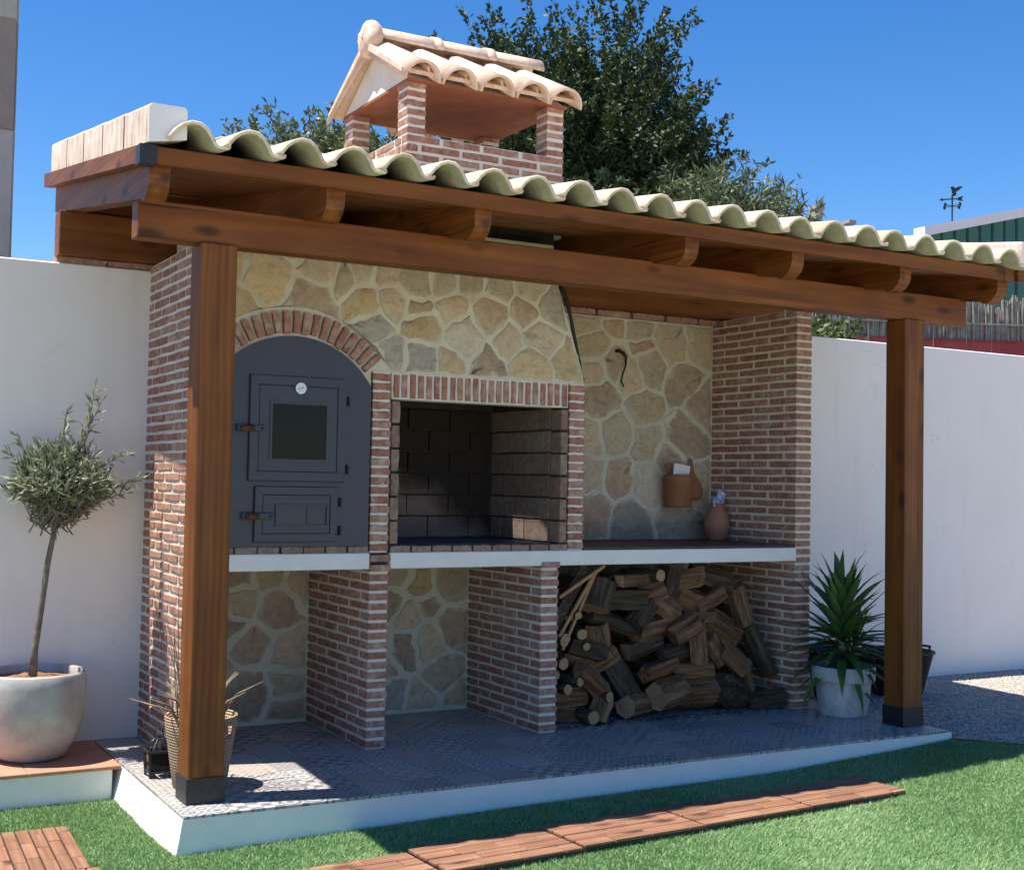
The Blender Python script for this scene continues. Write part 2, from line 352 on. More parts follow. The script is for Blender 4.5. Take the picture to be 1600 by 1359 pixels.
def cbox(x0, x1, y0, y1, z0, z1, c=0.):
    if c <= 0:
        v = [(x, y, z) for x in (x0, x1) for y in (y0, y1) for z in (z0, z1)]
        return v, [(0, 1, 3, 2), (4, 6, 7, 5), (0, 4, 5, 1), (2, 3, 7, 6), (0, 2, 6, 4), (1, 5, 7, 3)]
    lo, hi = (x0, y0, z0), (x1, y1, z1); v = []; ix = {}
    for sx in (0, 1):
        for sy in (0, 1):
            for sz in (0, 1):
                s = (sx, sy, sz)
                for ax in range(3):
                    p = [(hi[k]-c if s[k] else lo[k]+c) for k in range(3)]; p[ax] = hi[ax] if s[ax] else lo[ax]
                    ix[s, ax] = len(v); v.append(tuple(p))
    f = []
    for ax in range(3):
        a, b = (ax+1) % 3, (ax+2) % 3
        for s in (0, 1):
            q = []
            for i, j in ((0, 0), (1, 0), (1, 1), (0, 1)):
                t = [0, 0, 0]; t[ax] = s; t[a] = i; t[b] = j; q.append(ix[tuple(t), ax])
            f.append(tuple(q if s else q[::-1]))
        for i in (0, 1):
            for j in (0, 1):
                t0 = [0, 0, 0]; t1 = [0, 0, 0]; t1[ax] = 1; t0[a] = t1[a] = i; t0[b] = t1[b] = j
                q = (ix[tuple(t0), a], ix[tuple(t1), a], ix[tuple(t1), b], ix[tuple(t0), b]); f.append(q if (i == j) else q[::-1])
    for s in ((x, y, z) for x in (0, 1) for y in (0, 1) for z in (0, 1)):
        q = (ix[s, 0], ix[s, 1], ix[s, 2]); f.append(q if sum(s) % 2 else q[::-1])
    return v, f
def box(name, x0, x1, y0, y1, z0, z1, mat, parent=None, c=0., **kw):
    v, f = cbox(x0, x1, y0, y1, z0, z1, c); return mk(name, v, f, mat, parent, **kw)
def arrays(name, v, faces, mat, tone=None, smooth=False):      # big meshes; faces: n x k int array
    me = bpy.data.meshes.new(name); n, k = faces.shape
    me.vertices.add(len(v)); me.vertices.foreach_set('co', np.asarray(v, np.float32).ravel())
    me.loops.add(n*k); me.loops.foreach_set('vertex_index', faces.astype(np.int32).ravel())
    me.polygons.add(n); me.polygons.foreach_set('loop_start', np.arange(0, n*k, k, dtype=np.int32))
    me.materials.append(mat)
    if tone is not None:
        at = me.attributes.new('tone', 'FLOAT', 'POINT'); at.data.foreach_set('value', np.asarray(tone, np.float32))
    me.update(calc_edges=True); me.validate(); return me
def bar(p, q, w, h):        # a straight bar of section w x h between two points
    p, q = Vector(p), Vector(q); t = (q-p).normalized(); a = t.cross(Vector((0, 0, 1)))
    if a.length < .05: a = Vector((1, 0, 0))
    a.normalize(); b = a.cross(t); v = [e+a*sx*w/2+b*sz*h/2 for e in (p, q) for sx, sz in ((-1, -1), (1, -1), (1, 1), (-1, 1))]
    return v, [(3, 2, 1, 0), (4, 5, 6, 7)]+[(i, (i+1) % 4, (i+1) % 4+4, i+4) for i in range(4)]

def brick_mesh(L, T, H, seed, mat, c=.003, j=.0026):
    r = random.Random(seed); v = []; st = [-.5, -.18, .18, .5]
    for i, s in enumerate(st):
        e = .0008 if i in (0, 3) else 0; j_ = j*(.55 if i in (0, 3) else 1)
        h0, h1 = -H/2+e+r.uniform(-j_, j_), H/2-e+r.uniform(-j_, j_); t0, t1 = -T/2+r.uniform(-j, j)*.6, T/2+r.uniform(-j, j)*.6; x = s*L+r.uniform(-j, j)
        v += [(x, t0+c, h0), (x, t1-c, h0), (x, t1, h0+c), (x, t1, h1-c), (x, t1-c, h1), (x, t0+c, h1), (x, t0, h1-c), (x, t0, h0+c)]
    f = [(i*8+k, i*8+(k+1) % 8, i*8+8+(k+1) % 8, i*8+8+k) for i in range(3) for k in range(8)]
    f = [q[::-1] for q in f]+[tuple(range(8)), tuple(range(31, 23, -1))]
    return mesh('brick', v, f, mat)
_bm = {}
def brick(parent, cx, cy, cz, L, T, H, rot=0., mat=None, tilt=0., roty=0., L0=None, name='brick'):
    mat = mat or M_brick; L0 = L0 or (.262 if L > .16 else .105 if L > .06 else .05); key = (L0, round(T, 3), round(H, 3), mat.name)
    if key not in _bm: _bm[key] = [brick_mesh(L0, T, H, hash((L0, T, H, k)) & 0xffff, mat) for k in range(6)]
    return link(name, random.choice(_bm[key]), parent, (cx, cy, cz), (tilt, roty, rot+(0 if roty else random.choice((0, math.pi))) + random.uniform(-.006, .006)), (L/L0, 1, 1))
PITCH, BH, JT = .0475, .0335, .025
def course(parent, axis, s0, s1, fixed, cz, T, odd, H=BH, mat=None, unit=.286, phase=(0., .143), jt=JT):
    s = s0 - (unit-phase[odd] if phase[odd] else 0); first = True
    while s < s1-.02:
        a, b = max(s, s0), min(s+unit-jt, s1)
        if s+unit > s1: b = s1
        elif s1-(s+unit) < .035: b = s1; s += unit
        if b-a > .025:
            if axis == 'y': brick(parent, fixed, (a+b)/2, cz+random.uniform(-.001, .001), b-a, T, H, math.pi/2, mat)
            else: brick(parent, (a+b)/2, fixed, cz+random.uniform(-.001, .001), b-a, T, H, 0, mat)
        s += unit
def brick_wall_y(o, x0, x1, y0, y1, z0, z1):
    n = round((z1-z0)/PITCH)
    for i in range(n): course(o, 'y', y0, y1, (x0+x1)/2, z0+PITCH*(i+.5), x1-x0, i % 2, phase=(.262, .119))
def wallcore(name, x0, x1, y0, y1, z0, z1, parent=None, ins=.005, **kw):
    return box(name, x0+ins, x1-ins, y0+ins, y1-ins, z0, z1, M_mortar, parent, **kw)

# ------------------------------------------------------------------ ground, lawn, floor slab
def lawn_z(x):
    return float(np.interp(x, [-.2, .4, 1.3, 2.8, 3.64, 4.1, 5], [-.136, -.124, -.108, -.100, -.062, -.036, -.03]))
box('ground', -1500, 1500, -1500, 1500, -1.2, -.24, M_earth, kind='structure')
xs = list(np.arange(-4, 4.3, .12)); n = len(xs)
lawn = mk('lawn', [(x, y, lawn_z(x)-.012) for y in (-4.2, .205) for x in xs]+[(x, y, -.3) for y in (-4.2, .205) for x in xs],
   [(i, i+1, n+i+1, n+i) for i in range(n-1)]+[(2*n+i, i, n+i, 3*n+i)[::-1] for i in (0, n-1)]+[(i, i+1, 2*n+i+1, 2*n+i)[::-1] for i in range(n-1)], M_lawn, kind='structure')
mk('gravel_ground', [(4.05, -.87, -.04), (4.3, -1.2, -.034), (9.5, -4.4, -.034), (9.5, .78, -.034), (3.7, .78, -.034), (3.7, -.5, -.04)], [(0, 1, 2, 3, 4, 5)], M_gravel, kind='structure')
xs2 = list(np.arange(4.2, 12, .3)); n2 = len(xs2)
mk('lawn', [(x, min(-1.02-(x-4.2)*.62, -1.0), lawn_z(x)-.0125) for x in xs2]+[(x, min(-4.2, -1.3-(x-4.2)*.62), lawn_z(x)-.0125) for x in xs2], [(i, n2+i, n2+i+1, i+1) for i in range(n2-1)], M_lawn, kind='structure')

box('bounce_patio', -12, 14, -16, -4.2, -.4, -.10, m_plain('bounce_paving', (.64, .57, .475), (.72, .645, .54), 2, .85, .3, 40, .004), kind='structure')  # unseen pale ground, added behind the camera to bounce sunlight onto front faces
def in_view(x, y, mx=.35):
    d = np.stack([x+1.5564, y+5.8362]); f = np.array([math.sin(_yaw), math.cos(_yaw)]); r = np.array([math.cos(_yaw), -math.sin(_yaw)])
    z = f @ d; return (np.abs((r @ d)/z) < .40+mx/z) & (z > 3.4)
def grass():
    N = 1250000; x = rng.uniform(-2.2, 6.8, N); y = rng.uniform(-3.6, .2, N)
    ok = in_view(x, y)
    ok &= ~((x > -.185) & (x < 4.07) & (y > -.872)); ok &= ~((x <= -.1) & (y > .125)); ok &= ~((x > 4.07) & (y > -.93-(x-4.07)*.62)) 
    ok &= ~((x < 3.025) & (x > -.1) & (np.abs(y-(-1.365+.05*(x-3.03))) < .152)); ok &= ~((x < -.505) & (y < -.36) & (y > -1.58) & (x > -1.1))
    x, y = x[ok], y[ok]; n = len(x); z = np.interp(x, [-.2, .4, 1.3, 2.8, 3.64, 4.1, 5], [-.136, -.124, -.108, -.100, -.062, -.036, -.03])-.014
    h = rng.uniform(.009, .02, n); a = rng.uniform(0, 2*np.pi, n); w = rng.uniform(.0011, .0019, n); ln = rng.normal(0, .010, (n, 2))
    sw = .006*np.sin(x*3.1+1.3*np.sin(y*2.3)); ln[:, 0] += sw; ln[:, 1] -= .006
    b = np.stack([x, y, z], 1); s = np.stack([np.cos(a)*w, np.sin(a)*w, 0*w], 1); tip = b+np.stack([ln[:, 0], ln[:, 1], h], 1)
    v = np.empty((n*3, 3)); v[0::3] = b-s; v[1::3] = b+s; v[2::3] = tip
    t = np.clip(rng.normal(.62, .2, n)+.09*np.sin(x*1.9+y*2.7)+.05*np.sin(7*x-9*y)+.04*np.sin(23*x+17*y), 0, 1)
    link('turf_blades', arrays('turf_blades', v, np.arange(n*3).reshape(n, 3), M_grass, np.repeat(t, 3)), kind='stuff')['label'] = 'short green artificial turf in front of the porch'
grass()
def pebbles():
    N = 26000; x = rng.uniform(4.0, 8.2, N); y = rng.uniform(-2.6, .74, N); ok = (y > -.93-(x-4.07)*.62) & ((x > 4.09) | (y > .02)) & (x > 3.86) & in_view(x, y); x, y = x[ok], y[ok]; n = len(x)
    s = rng.uniform(.004, .011, n); base = np.array([(1, 0, 0), (-.5, .87, 0), (-.5, -.87, 0), (.2, .1, .8), (0, 0, -.6)]); a = rng.uniform(0, 6.28, n)
    R = np.stack([np.stack([np.cos(a), -np.sin(a), 0*a], 1), np.stack([np.sin(a), np.cos(a), 0*a], 1), np.stack([0*a, 0*a, 1+0*a], 1)], 1)
    P = np.einsum('nij,kj->nki', R, base)*s[:, None, None]*np.stack([rng.uniform(.8, 1.5, n), rng.uniform(.7, 1.2, n), rng.uniform(.6, 1, n)], 1)[:, None, :]
    P += np.stack([x, y, np.full(n, -.034)], 1)[:, None, :]
    F = np.array([(0, 1, 3), (1, 2, 3), (2, 0, 3), (1, 0, 4), (2, 1, 4), (0, 2, 4)])[None]+5*np.arange(n)[:, None, None]
    link('gravel', arrays('gravel', P.reshape(-1, 3), F.reshape(-1, 3), M_pebble, np.repeat(rng.uniform(0, 1, n), 5)), kind='stuff')['label'] = 'pale loose gravel beside the white garden wall'
pebbles()

# platform kerb (rough rendered) with patterned tiles
def platform():
    X = np.concatenate([[-.157], np.linspace(0, 4.0, 34), [4.07]]); r = random.Random(4); v = []; f = []
    top = []; bot = []
    for i, x in enumerate(X):
        b = lawn_z(x)-.03; dy = r.uniform(-.003, .003)
        top.append((x, -.862+dy*.5, -.012)); bot.append((x+(-.028 if i == 0 else 0), -.866+dy*.5, b))
    L = [(-.157+r.uniform(-.004, .003), y, -.012) for y in np.linspace(-.7, .81, 10)]; Lb = [(-.2+r.uniform(-.006, .004), y, -.17) for y in np.linspace(-.7, .81, 10)]
    ring = top[::-1]+L; ringb = bot[::-1]+Lb; ring += [(4.07, .81, -.012)]; ringb += [(4.07, .81, -.17)]
    n = len(ring); mid = [((a[0]*.45+b[0]*.55)+r.uniform(-.004, .004), (a[1]*.45+b[1]*.55)+r.uniform(-.0012, .0012), (a[2]+b[2])/2) for a, b in zip(ring, ringb)]
    v = ring+mid+ringb; f = [tuple(range(n))[::-1]]+[(k*n+i, k*n+(i+1) % n, (k+1)*n+(i+1) % n, (k+1)*n+i) for k in (0, 1) for i in range(n)]
    p = mk('porch_floor', v, f, M_kerb, kind='structure')
    T = .2; tm = mesh('floor_tile', *cbox(-.0985, .0985, -.0985, .0985, -.006, .006, .0015), M_floor)
    nx = int(4.22/T)+1
    for i in range(nx):
        for j in range(9):
            x0 = -.157+i*T; y0 = -.866+j*T; x1 = min(x0+T, 4.066); y1 = min(y0+T, .805)
            if x1-x0 < .03 or y1-y0 < .03: continue
            if x0 > 3.0 and y0 > .85: continue
            link('floor_tile', tm, p, ((x0+x1)/2, (y0+y1)/2, -.0055+random.uniform(-.0006, .0006)), (0, 0, 0), ((x1-x0)/T, (y1-y0)/T, 1))
    return p
platform()
# terracotta terrace on the left
tz = box('terrace', -3.2, -.198, .15, .76, -.32, -.014, M_kerb, c=.006, kind='structure')
tp = mesh('paving_slab', *cbox(-.2, .2, -.2, .2, -.008, .008, .003), M_terracotta_slab)
for i in range(8):
    for j in range(2):
        x1 = -.162-.40*i; y0 = .135+.40*j; y1 = min(y0+.398, .76)
        link('paving_slab', tp, tz, (x1-.2, (y0+y1)/2, -.007), None, (.995, (y1-y0)/.4, 1))

# ------------------------------------------------------------------ garden walls
box('garden_wall', -6, .163, .7605, .94, -.3, 2.352, M_plaster, c=.006, label='white rendered garden wall behind the potted olive tree', cat='wall')
box('garden_wall', 3.83, 14, .78, .96, -.3, 2.345, M_plaster, c=.006, label='white rendered garden wall beside the gravel and right-hand timber post', cat='wall')

# ------------------------------------------------------------------ brick side walls and stone back wall
lw = wallcore('brick_wall', .058, .170, 0, .76, 0, 2.372, label='sunlit brick side wall behind the post with the seagrass basket', cat='brick wall')
brick_wall_y(lw, .058, .170, 0, .76, 0, 2.372)
rw = wallcore('brick_wall', 3.709, 3.828, 0, .80, 0, 2.372, label='brick side wall behind the yucca, ending the firewood bay', cat='brick wall')
brick_wall_y(rw, 3.709, 3.828, 0, .80, 0, 2.372)
bw = box('stone_wall', .165, 3.83, .80, .90, 0, 2.345, M_stonemortar, label='stone back wall of the porch with pale mortar joints', cat='stone wall')

def clip(poly, a, b, c):          # keep a*x+b*y <= c
    out = []
    for i, p in enumerate(poly):
        q = poly[(i+1) % len(poly)]; dp = a*p[0]+b*p[1]-c; dq = a*q[0]+b*q[1]-c
        if dp <= 0: out.append(p)
        if dp*dq < 0: t = dp/(dp-dq); out.append((p[0]+t*(q[0]-p[0]), p[1]+t*(q[1]-p[1])))
    return out
OCHRE, TAN, BROWN, GREY, OLIVE, PALE, RUST = (.58, .44, .25), (.60, .475, .335), (.43, .32, .235), (.37, .34, .295), (.54, .455, .33), (.64, .56, .45), (.54, .37, .26)
def stones(parent, seeds, dom, y, cols, gap=.014, circ=None, seed=1, proud=.007):
    r = random.Random(seed)
    for i, s in enumerate(seeds):
        P = list(dom); wi = random.Random(i*13+seed*101).uniform(-.0045, .0045)
        for k, t in enumerate(seeds):
            if k == i: continue
            dx, dz = t[0]-s[0], t[1]-s[1]; L = math.hypot(dx, dz)
            if L > 1.2: continue
            g = gap*(.7+.9*random.Random(min(i, k)*97+max(i, k)).random())
            P = clip(P, dx/L, dz/L, (dx*(s[0]+t[0])+dz*(s[1]+t[1]))/2/L-g+(wi-random.Random(k*13+seed*101).uniform(-.0045, .0045))/(2*L))
            if len(P) < 3: break
        if len(P) < 3: continue
        Q = []                                                   # cut the corners
        for a, b in zip(P, P[1:]+P[:1]):
            d = math.dist(a, b)
            if d < .02: Q.append(((a[0]+b[0])/2, (a[1]+b[1])/2)); continue
            q = min(.3, r.uniform(.003, .016)/d); Q += [(a[0]+(b[0]-a[0])*q, a[1]+(b[1]-a[1])*q), (a[0]+(b[0]-a[0])*(1-q), a[1]+(b[1]-a[1])*(1-q))]
        P = Q
        Q = []
        for a, b in zip(P, P[1:]+P[:1]):
            m = max(1, int(math.dist(a, b)/.035))
            for j in range(m): Q.append((a[0]+(b[0]-a[0])*j/m+r.uniform(-.0065, .0065), a[1]+(b[1]-a[1])*j/m+r.uniform(-.0065, .0065)))
        P = Q
        def wob(p):
            x, z = p; return (x+.006*math.sin(19*x+27*z+1.3)+.005*math.sin(53*z-37*x)+.004*math.sin(131*z+90*x), z+.006*math.sin(23*z-17*x+.4)+.005*math.sin(47*x+41*z)+.004*math.sin(117*x-80*z))
        xs_ = [p[0] for p in dom]; zs_ = [p[1] for p in dom]
        P = [(min(max(q[0], min(xs_)), max(xs_)) if not circ else q[0], min(max(q[1], min(zs_)), max(zs_))) for q in map(wob, P)]
        if circ:
            Q = []
            for p in P:
                d = math.hypot(p[0]-circ[0], p[1]-circ[1])
                if d < circ[2]: p = (circ[0]+(p[0]-circ[0])*circ[2]/d, circ[1]+(p[1]-circ[1])*circ[2]/d)
                Q.append(p)
            P = Q
        cx = sum(p[0] for p in P)/len(P); cz = sum(p[1] for p in P)/len(P); n = len(P); hh = proud*r.uniform(.7, 1.3)
        if n < 5 or max(math.hypot(p[0]-cx, p[1]-cz) for p in P) < .02: continue
        tx, tz_ = r.uniform(-.03, .03), r.uniform(-.03, .03)
        v = [(p[0], y+.012, p[1]) for p in P]+[(p[0], y-hh*.55, p[1]) for p in P]
        for q, k in ((.92, 1.), (.5, 1.45)):
            for p in P:
                px, pz = cx+(p[0]-cx)*q, cz+(p[1]-cz)*q; v.append((px, y-hh*k+tx*(px-cx)+tz_*(pz-cz)+r.uniform(-.003, .003), pz))
        v.append((cx, y-hh*1.5, cz))
        f = [(a*n+i, a*n+(i+1) % n, (a+1)*n+(i+1) % n, (a+1)*n+i) for a in range(3) for i in range(n)]+[(3*n+i, 3*n+(i+1) % n, 4*n) for i in range(n)]
        o = mk('stone', v, f, M_stone, parent)
        at = o.data.attributes.new('edge', 'FLOAT', 'POINT'); at.data.foreach_set('value', [1.]*(2*n)+[.62]*n+[.12]*n+[0.])
        o.data.polygons.foreach_set('use_smooth', [k_ >= 2*n for k_ in range(len(f))])
        c = cols[i % len(cols)] if isinstance(cols, list) else cols; k = r.uniform(.85, 1.15); o.color = (c[0]*k, c[1]*k, c[2]*k, 1)
BACK = [(2.33, 2.27), (2.52, 2.3), (2.73, 2.31), (2.93, 2.29), (3.11, 2.29), (3.39, 2.23), (3.58, 2.25), (2.79, 2.17), (2.5, 2.1), (3.14, 2.16), (2.8, 2.02), (2.96, 2.06), (3.19, 2.04), (3.08, 2.0), (3.47, 1.96), (2.85, 1.83), (2.5, 1.85), (3.15, 1.81), (3.64, 1.8), (3.5, 1.63), (2.77, 1.58), (2.95, 1.62), (3.19, 1.56), (3.36, 1.45), (2.98, 1.35), (2.75, 1.37), (2.79, 1.14), (2.45, 1.5), (2.5, 1.2), (3.22, 1.33), (3.08, 1.08), (3.45, 1.1), (3.58, 1.3)]
stones(bw, BACK, [(2.22, .96), (3.70, .96), (3.70, 2.335), (2.22, 2.335)], .80, [TAN, OLIVE, TAN, RUST, OLIVE, TAN, TAN, TAN, BROWN, RUST, TAN, BROWN, OLIVE, TAN, BROWN, BROWN, TAN, TAN, BROWN, BROWN, TAN, OLIVE, OLIVE, BROWN, RUST, TAN, RUST, TAN, TAN, PALE, GREY, GREY, TAN], seed=3, gap=.0115)
stones(bw, [(.28, .7), (.27, .4), (.3, .12), (.55, .79), (.74, .79), (.92, .76), (.42, .6), (.78, .62), (.58, .65), (.53, .54), (.65, .42), (.87, .36), (.63, .17), (.85, .22), (.86, .06), (.45, .28)], [(.18, .02), (.96, .02), (.96, .865), (.18, .865)], .80, [TAN, BROWN, TAN, BROWN, TAN, TAN, BROWN, BROWN, TAN, BROWN, RUST, TAN, BROWN, TAN, BROWN, TAN], seed=5, gap=.0145)
stones(bw, [(1.2, .7), (1.2, .45), (1.22, .15), (1.48, .78), (1.64, .72), (1.83, .73), (1.44, .62), (1.69, .59), (1.57, .54), (1.83, .47), (1.36, .4), (1.56, .37), (1.68, .39), (1.77, .21), (1.47, .11), (1.42, .25), (1.65, .06), (1.89, .05)], [(1.08, .02), (1.94, .02), (1.94, .865), (1.08, .865)], .80, [OLIVE, TAN, GREY, OLIVE, OCHRE, OLIVE, BROWN, BROWN, TAN, BROWN, OLIVE, BROWN, TAN, OLIVE, GREY, TAN, OLIVE, TAN], seed=6, gap=.0145)
stones(bw, [(2.2+.27*i+.1*(j % 2), .12+.25*j) for i in range(6) for j in range(4)], [(2.06, .02), (3.70, .02), (3.70, .865), (2.06, .865)], .80, [TAN, BROWN, OLIVE, TAN, GREY], seed=8, gap=.0145)
for i in range(14): brick(bw, .30+.262*i, .84, 2.366, .238, .12, .036)
for i in range(2): brick(lw, -.28+.25*i, .84, 2.371, .235, .12, .03)

# ------------------------------------------------------------------ barbecue masonry
bq = thing('barbecue', (1.2, .4, 0), 'built-in stone and brick barbecue with open firebox, arched oven and counter', 'barbecue')
for x0, x1, zt in ((.966, 1.072, .93), (1.946, 2.054, .915)):
    p = wallcore('partition', x0, x1, -.012, .80, 0, .873, bq)
    n = int(round(zt/PITCH))
    for i in range(n):
        z = PITCH*(i+.5)
        if z < .86: course(p, 'y', -.012, .80, (x0+x1)/2, z, x1-x0, i % 2, phase=(.262, .119))
        else: brick(p, (x0+x1)/2, .028, z, .11, x1-x0, BH, math.pi/2)
# counter slab in three lengths
for x0, x1 in ((.171, .966), (1.073, 3.706)):
    box('counter_slab', x0, x1, -.018, .799, .874, .953, M_slab, bq, c=.004)
box('counter_slab', .968, 1.071, .1, .799, .874, .953, M_slab, bq)
ct = box('countertop', 2.212, 3.707, -.004, .799, .953, .961, M_dark, bq)
ctm = mesh('counter_tile', *cbox(-.122, .122, -.122, .122, -.005, .005, .002), M_countertop)
for i in range(6):
    for j in range(3):
        y0 = -.006+.27*j; y1 = min(y0+.266, .798); x0 = 2.213+.249*i
        link('counter_tile', ctm, ct, (x0+.1225, (y0+y1)/2, .962), None, (1, (y1-y0)/.244, 1))
# sill of firebricks under oven and firebox
for a, b in ((.172, .964), (1.074, 2.108)):
    s = box('sill', a, b, .0, .1, .953, .984, M_dark, bq); n = round((b-a)/.117); w = (b-a)/n
    for i in range(n): brick(s, a+w*(i+.5), .045, .969, w-.010, .112, .033, 0, M_brick_soot, L0=.105)
# brick pillars at the sides of the firebox
for x0, x1 in ((.966, 1.068), (2.108, 2.210)):
    p = wallcore('pillar', x0, x1, -.006, .14, .953, 1.842, bq)
    for i in range(19): brick(p, (x0+x1)/2, .066, .953+.0465*(i+.55), x1-x0-.004, .15, .034, 0)
# jambs
for x0, x1 in ((1.074, 1.117), (2.057, 2.101)):
    dj = -.005 if x0 < 1.5 else .005
    j = box('jamb', x0+dj, x1+dj, .012, .1, .984, 1.706, M_dark, bq)
    for i in range(6): brick(j, (x0+x1)/2, .045, .99+.1195*(i+.5), .109, .105, x1-x0, 0, M_brick_soot, roty=math.pi/2, L0=.105)
# lintel of soldier bricks
li = box('lintel', 1.072, 2.106, .006, .12, 1.712, 1.842, M_mortar, bq)
for i in range(23): brick(li, 1.098+.0447*i+random.uniform(-.002, .002), .06, 1.777, .116+random.uniform(-.004, .004), .122, .031, 0, roty=math.pi/2, L0=.105)
# hood / oven front panel (mortar) with the arched opening
AX, AZ, AR = .565, 1.529, .458
def low(x):
    if x < .962: return AZ+math.sqrt(max(AR**2-(x-AX)**2, 0))-.004
    return 1.842
hx = [.172]+list(np.linspace(.19, .945, 32))+[.9615, .9621, 1.05, 1.3, 1.519, 1.521, 1.6, 2.0]
HT = 2.575
v = []; f = []
for y in (.008, .07):
    for x in hx: v += [(x, y, low(x)), (x, y, HT if x > 1.52 else 2.44)]
n = 2*len(hx)
for i in range(len(hx)-1):
    f += [(2*i, 2*i+2, 2*i+3, 2*i+1), (n+2*i, n+2*i+1, n+2*i+3, n+2*i+2), (2*i, n+2*i, n+2*i+2, 2*i+2), (2*i+1, 2*i+3, n+2*i+3, n+2*i+1)]
hood = mk('hood', v, f, M_stonemortar, bq)
MB().prism([(2.0, 1.842), (2.206, 1.842), (2.19, 1.92), (2.035, 2.352), (2.0, 2.56)], 1, .008, .07).mk('hood_corner', M_stonemortar, hood)
MB().prism([(2.19, 1.842), (2.206, 1.842), (2.036, 2.352), (2.0, 2.565), (1.985, 2.565)], 1, .07, .80).mk('hood_side', M_stonemortar, hood)
HOOD = [(0.41, 2.26), (0.28, 2.12), (0.64, 2.16), (0.70, 2.33), (0.80, 2.29), (0.9, 2.32), (1.03, 2.33), (0.92, 2.19), (1.07, 2.2), (0.98, 2.06), (1.21, 2.19), (1.24, 2.06), (1.19, 2.3), (1.4, 2.18), (1.62, 2.17), (1.83, 2.2), (1.67, 2.33), (1.5, 2.32), (1.35, 2.33), (1.87, 2.33), (2.02, 2.24), (1.47, 2.04), (1.73, 2.05), (1.93, 2.07), (1.08, 1.93), (1.24, 1.93), (1.39, 1.92), (1.6, 1.91), (1.88, 1.92), (2.1, 1.95), (.98, 1.9), (.55, 2.45), (.95, 2.46), (1.3, 2.46), (1.7, 2.47), (.22, 2.3)]
HC = [OCHRE, OCHRE, BROWN, OLIVE, OLIVE, OLIVE, TAN, OCHRE, TAN, GREY, BROWN, OCHRE, OLIVE, TAN, BROWN, BROWN, OLIVE, OLIVE, OLIVE, OLIVE, GREY, PALE, TAN, OLIVE, GREY, GREY, OCHRE, BROWN, OCHRE, OCHRE, GREY, TAN, OLIVE, OLIVE, TAN, OCHRE]
stones(hood, HOOD, [(.185, 1.852), (2.192, 1.852), (2.178, 1.92), (2.025, 2.352), (1.99, 2.43), (.185, 2.43)], .008, HC, circ=(AX, AZ, .598), seed=2, gap=.0095)
# arch ring of bricks
for k in range(25):
    t = rad(26)+rad(128)*k/24; rr = .524; x, z = AX+rr*math.cos(t), AZ+rr*math.sin(t)
    if x > .958 and z < 1.85: continue
    if x < .18: continue
    brick(hood, x, .028, z, .106+random.uniform(-.005, .005), .09, .032, 0, roty=-t, L0=.105)
# masonry behind: oven body, firebox, flue
box('oven_body', .172, 1.06, .075, .798, .954, 2.5, M_stonemortar, bq)
fb = box('firebox', 2.062, 2.2, .10, .798, .985, 1.84, M_dark, bq)
box('firebox_floor', 1.06, 2.2, .0975, .798, .954, .987, M_firefloor, fb)
box('firebox_back', 1.06, 2.062, .757, .798, .988, 1.75, M_dark, fb)
box('firebox_side', 1.062, 1.11, .10, .757, .988, 1.75, M_dark, fb)
for r_ in range(6):
    z = .99+.121*(r_+.5)
    for k in range(4):          # right cheek
        y0 = .10+.262*k-(.131 if r_ % 2 else 0); y1 = min(y0+.254, .752); y0 = max(y0, .104)
        if y1-y0 > .03:
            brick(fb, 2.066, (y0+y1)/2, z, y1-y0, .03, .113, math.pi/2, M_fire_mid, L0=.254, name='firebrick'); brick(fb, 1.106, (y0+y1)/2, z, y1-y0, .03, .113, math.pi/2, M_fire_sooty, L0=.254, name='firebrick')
    for k in range(5):          # back
        x0 = 1.12+.262*k-(.131 if r_ % 2 else 0); x1 = min(x0+.254, 2.05); x0 = max(x0, 1.122)
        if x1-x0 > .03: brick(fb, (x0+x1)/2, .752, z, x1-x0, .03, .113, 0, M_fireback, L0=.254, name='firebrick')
fl = box('flue', 2.06, 2.075, .122, .80, 1.845, 2.56, M_soot, bq)
box('flue_front', 1.06, 2.06, .105, .12, 1.845, 2.665, M_dark, fl); box('flue_back', 1.06, 2.06, .645, .80, 1.752, 2.70, M_soot, fl)
box('flue_side', 1.062, 1.08, .12, .645, 1.75, 2.66, M_soot, fl)

# oven front: steel plate with two doors
ov = thing('oven_front', (.565, 0, .985), 'blue-grey steel oven front with arched top, glazed door and ash door', 'oven')
pts = [(.174, .986), (.958, .986), (.958, 1.757)]+[(AX+AR*math.cos(t)*.999, AZ+AR*math.sin(t)*.999) for t in np.linspace(rad(30.5), rad(149.5), 30)]+[(.174, 1.757)]
MB().prism(pts, 1, -.006, .03).mk('plate', M_metal, ov)
def wavy_frame(name, x0, x1, z0, z1, y, w, th, parent, mat):
    m = MB(); r = random.Random(name)
    def strip(a, b, vert):
        k = max(2, int((b-a)/.018)); 
        for i in range(k):
            s0, s1 = a+(b-a)*i/k, a+(b-a)*(i+1)/k; d = w+(.0016 if i % 2 else 0)
            yield s0, s1, d
    for s0, s1, d in strip(x0, x1, 0): m.box(s0, s1, y-th, y, z1-d, z1); m.box(s0, s1, y-th, y, z0, z0+d)
    for s0, s1, d in strip(z0+w, z1-w, 1): m.box(x0, x0+d, y-th, y, s0, s1); m.box(x1-d, x1, y-th, y, s0, s1)
    return m.mk(name, mat, parent)
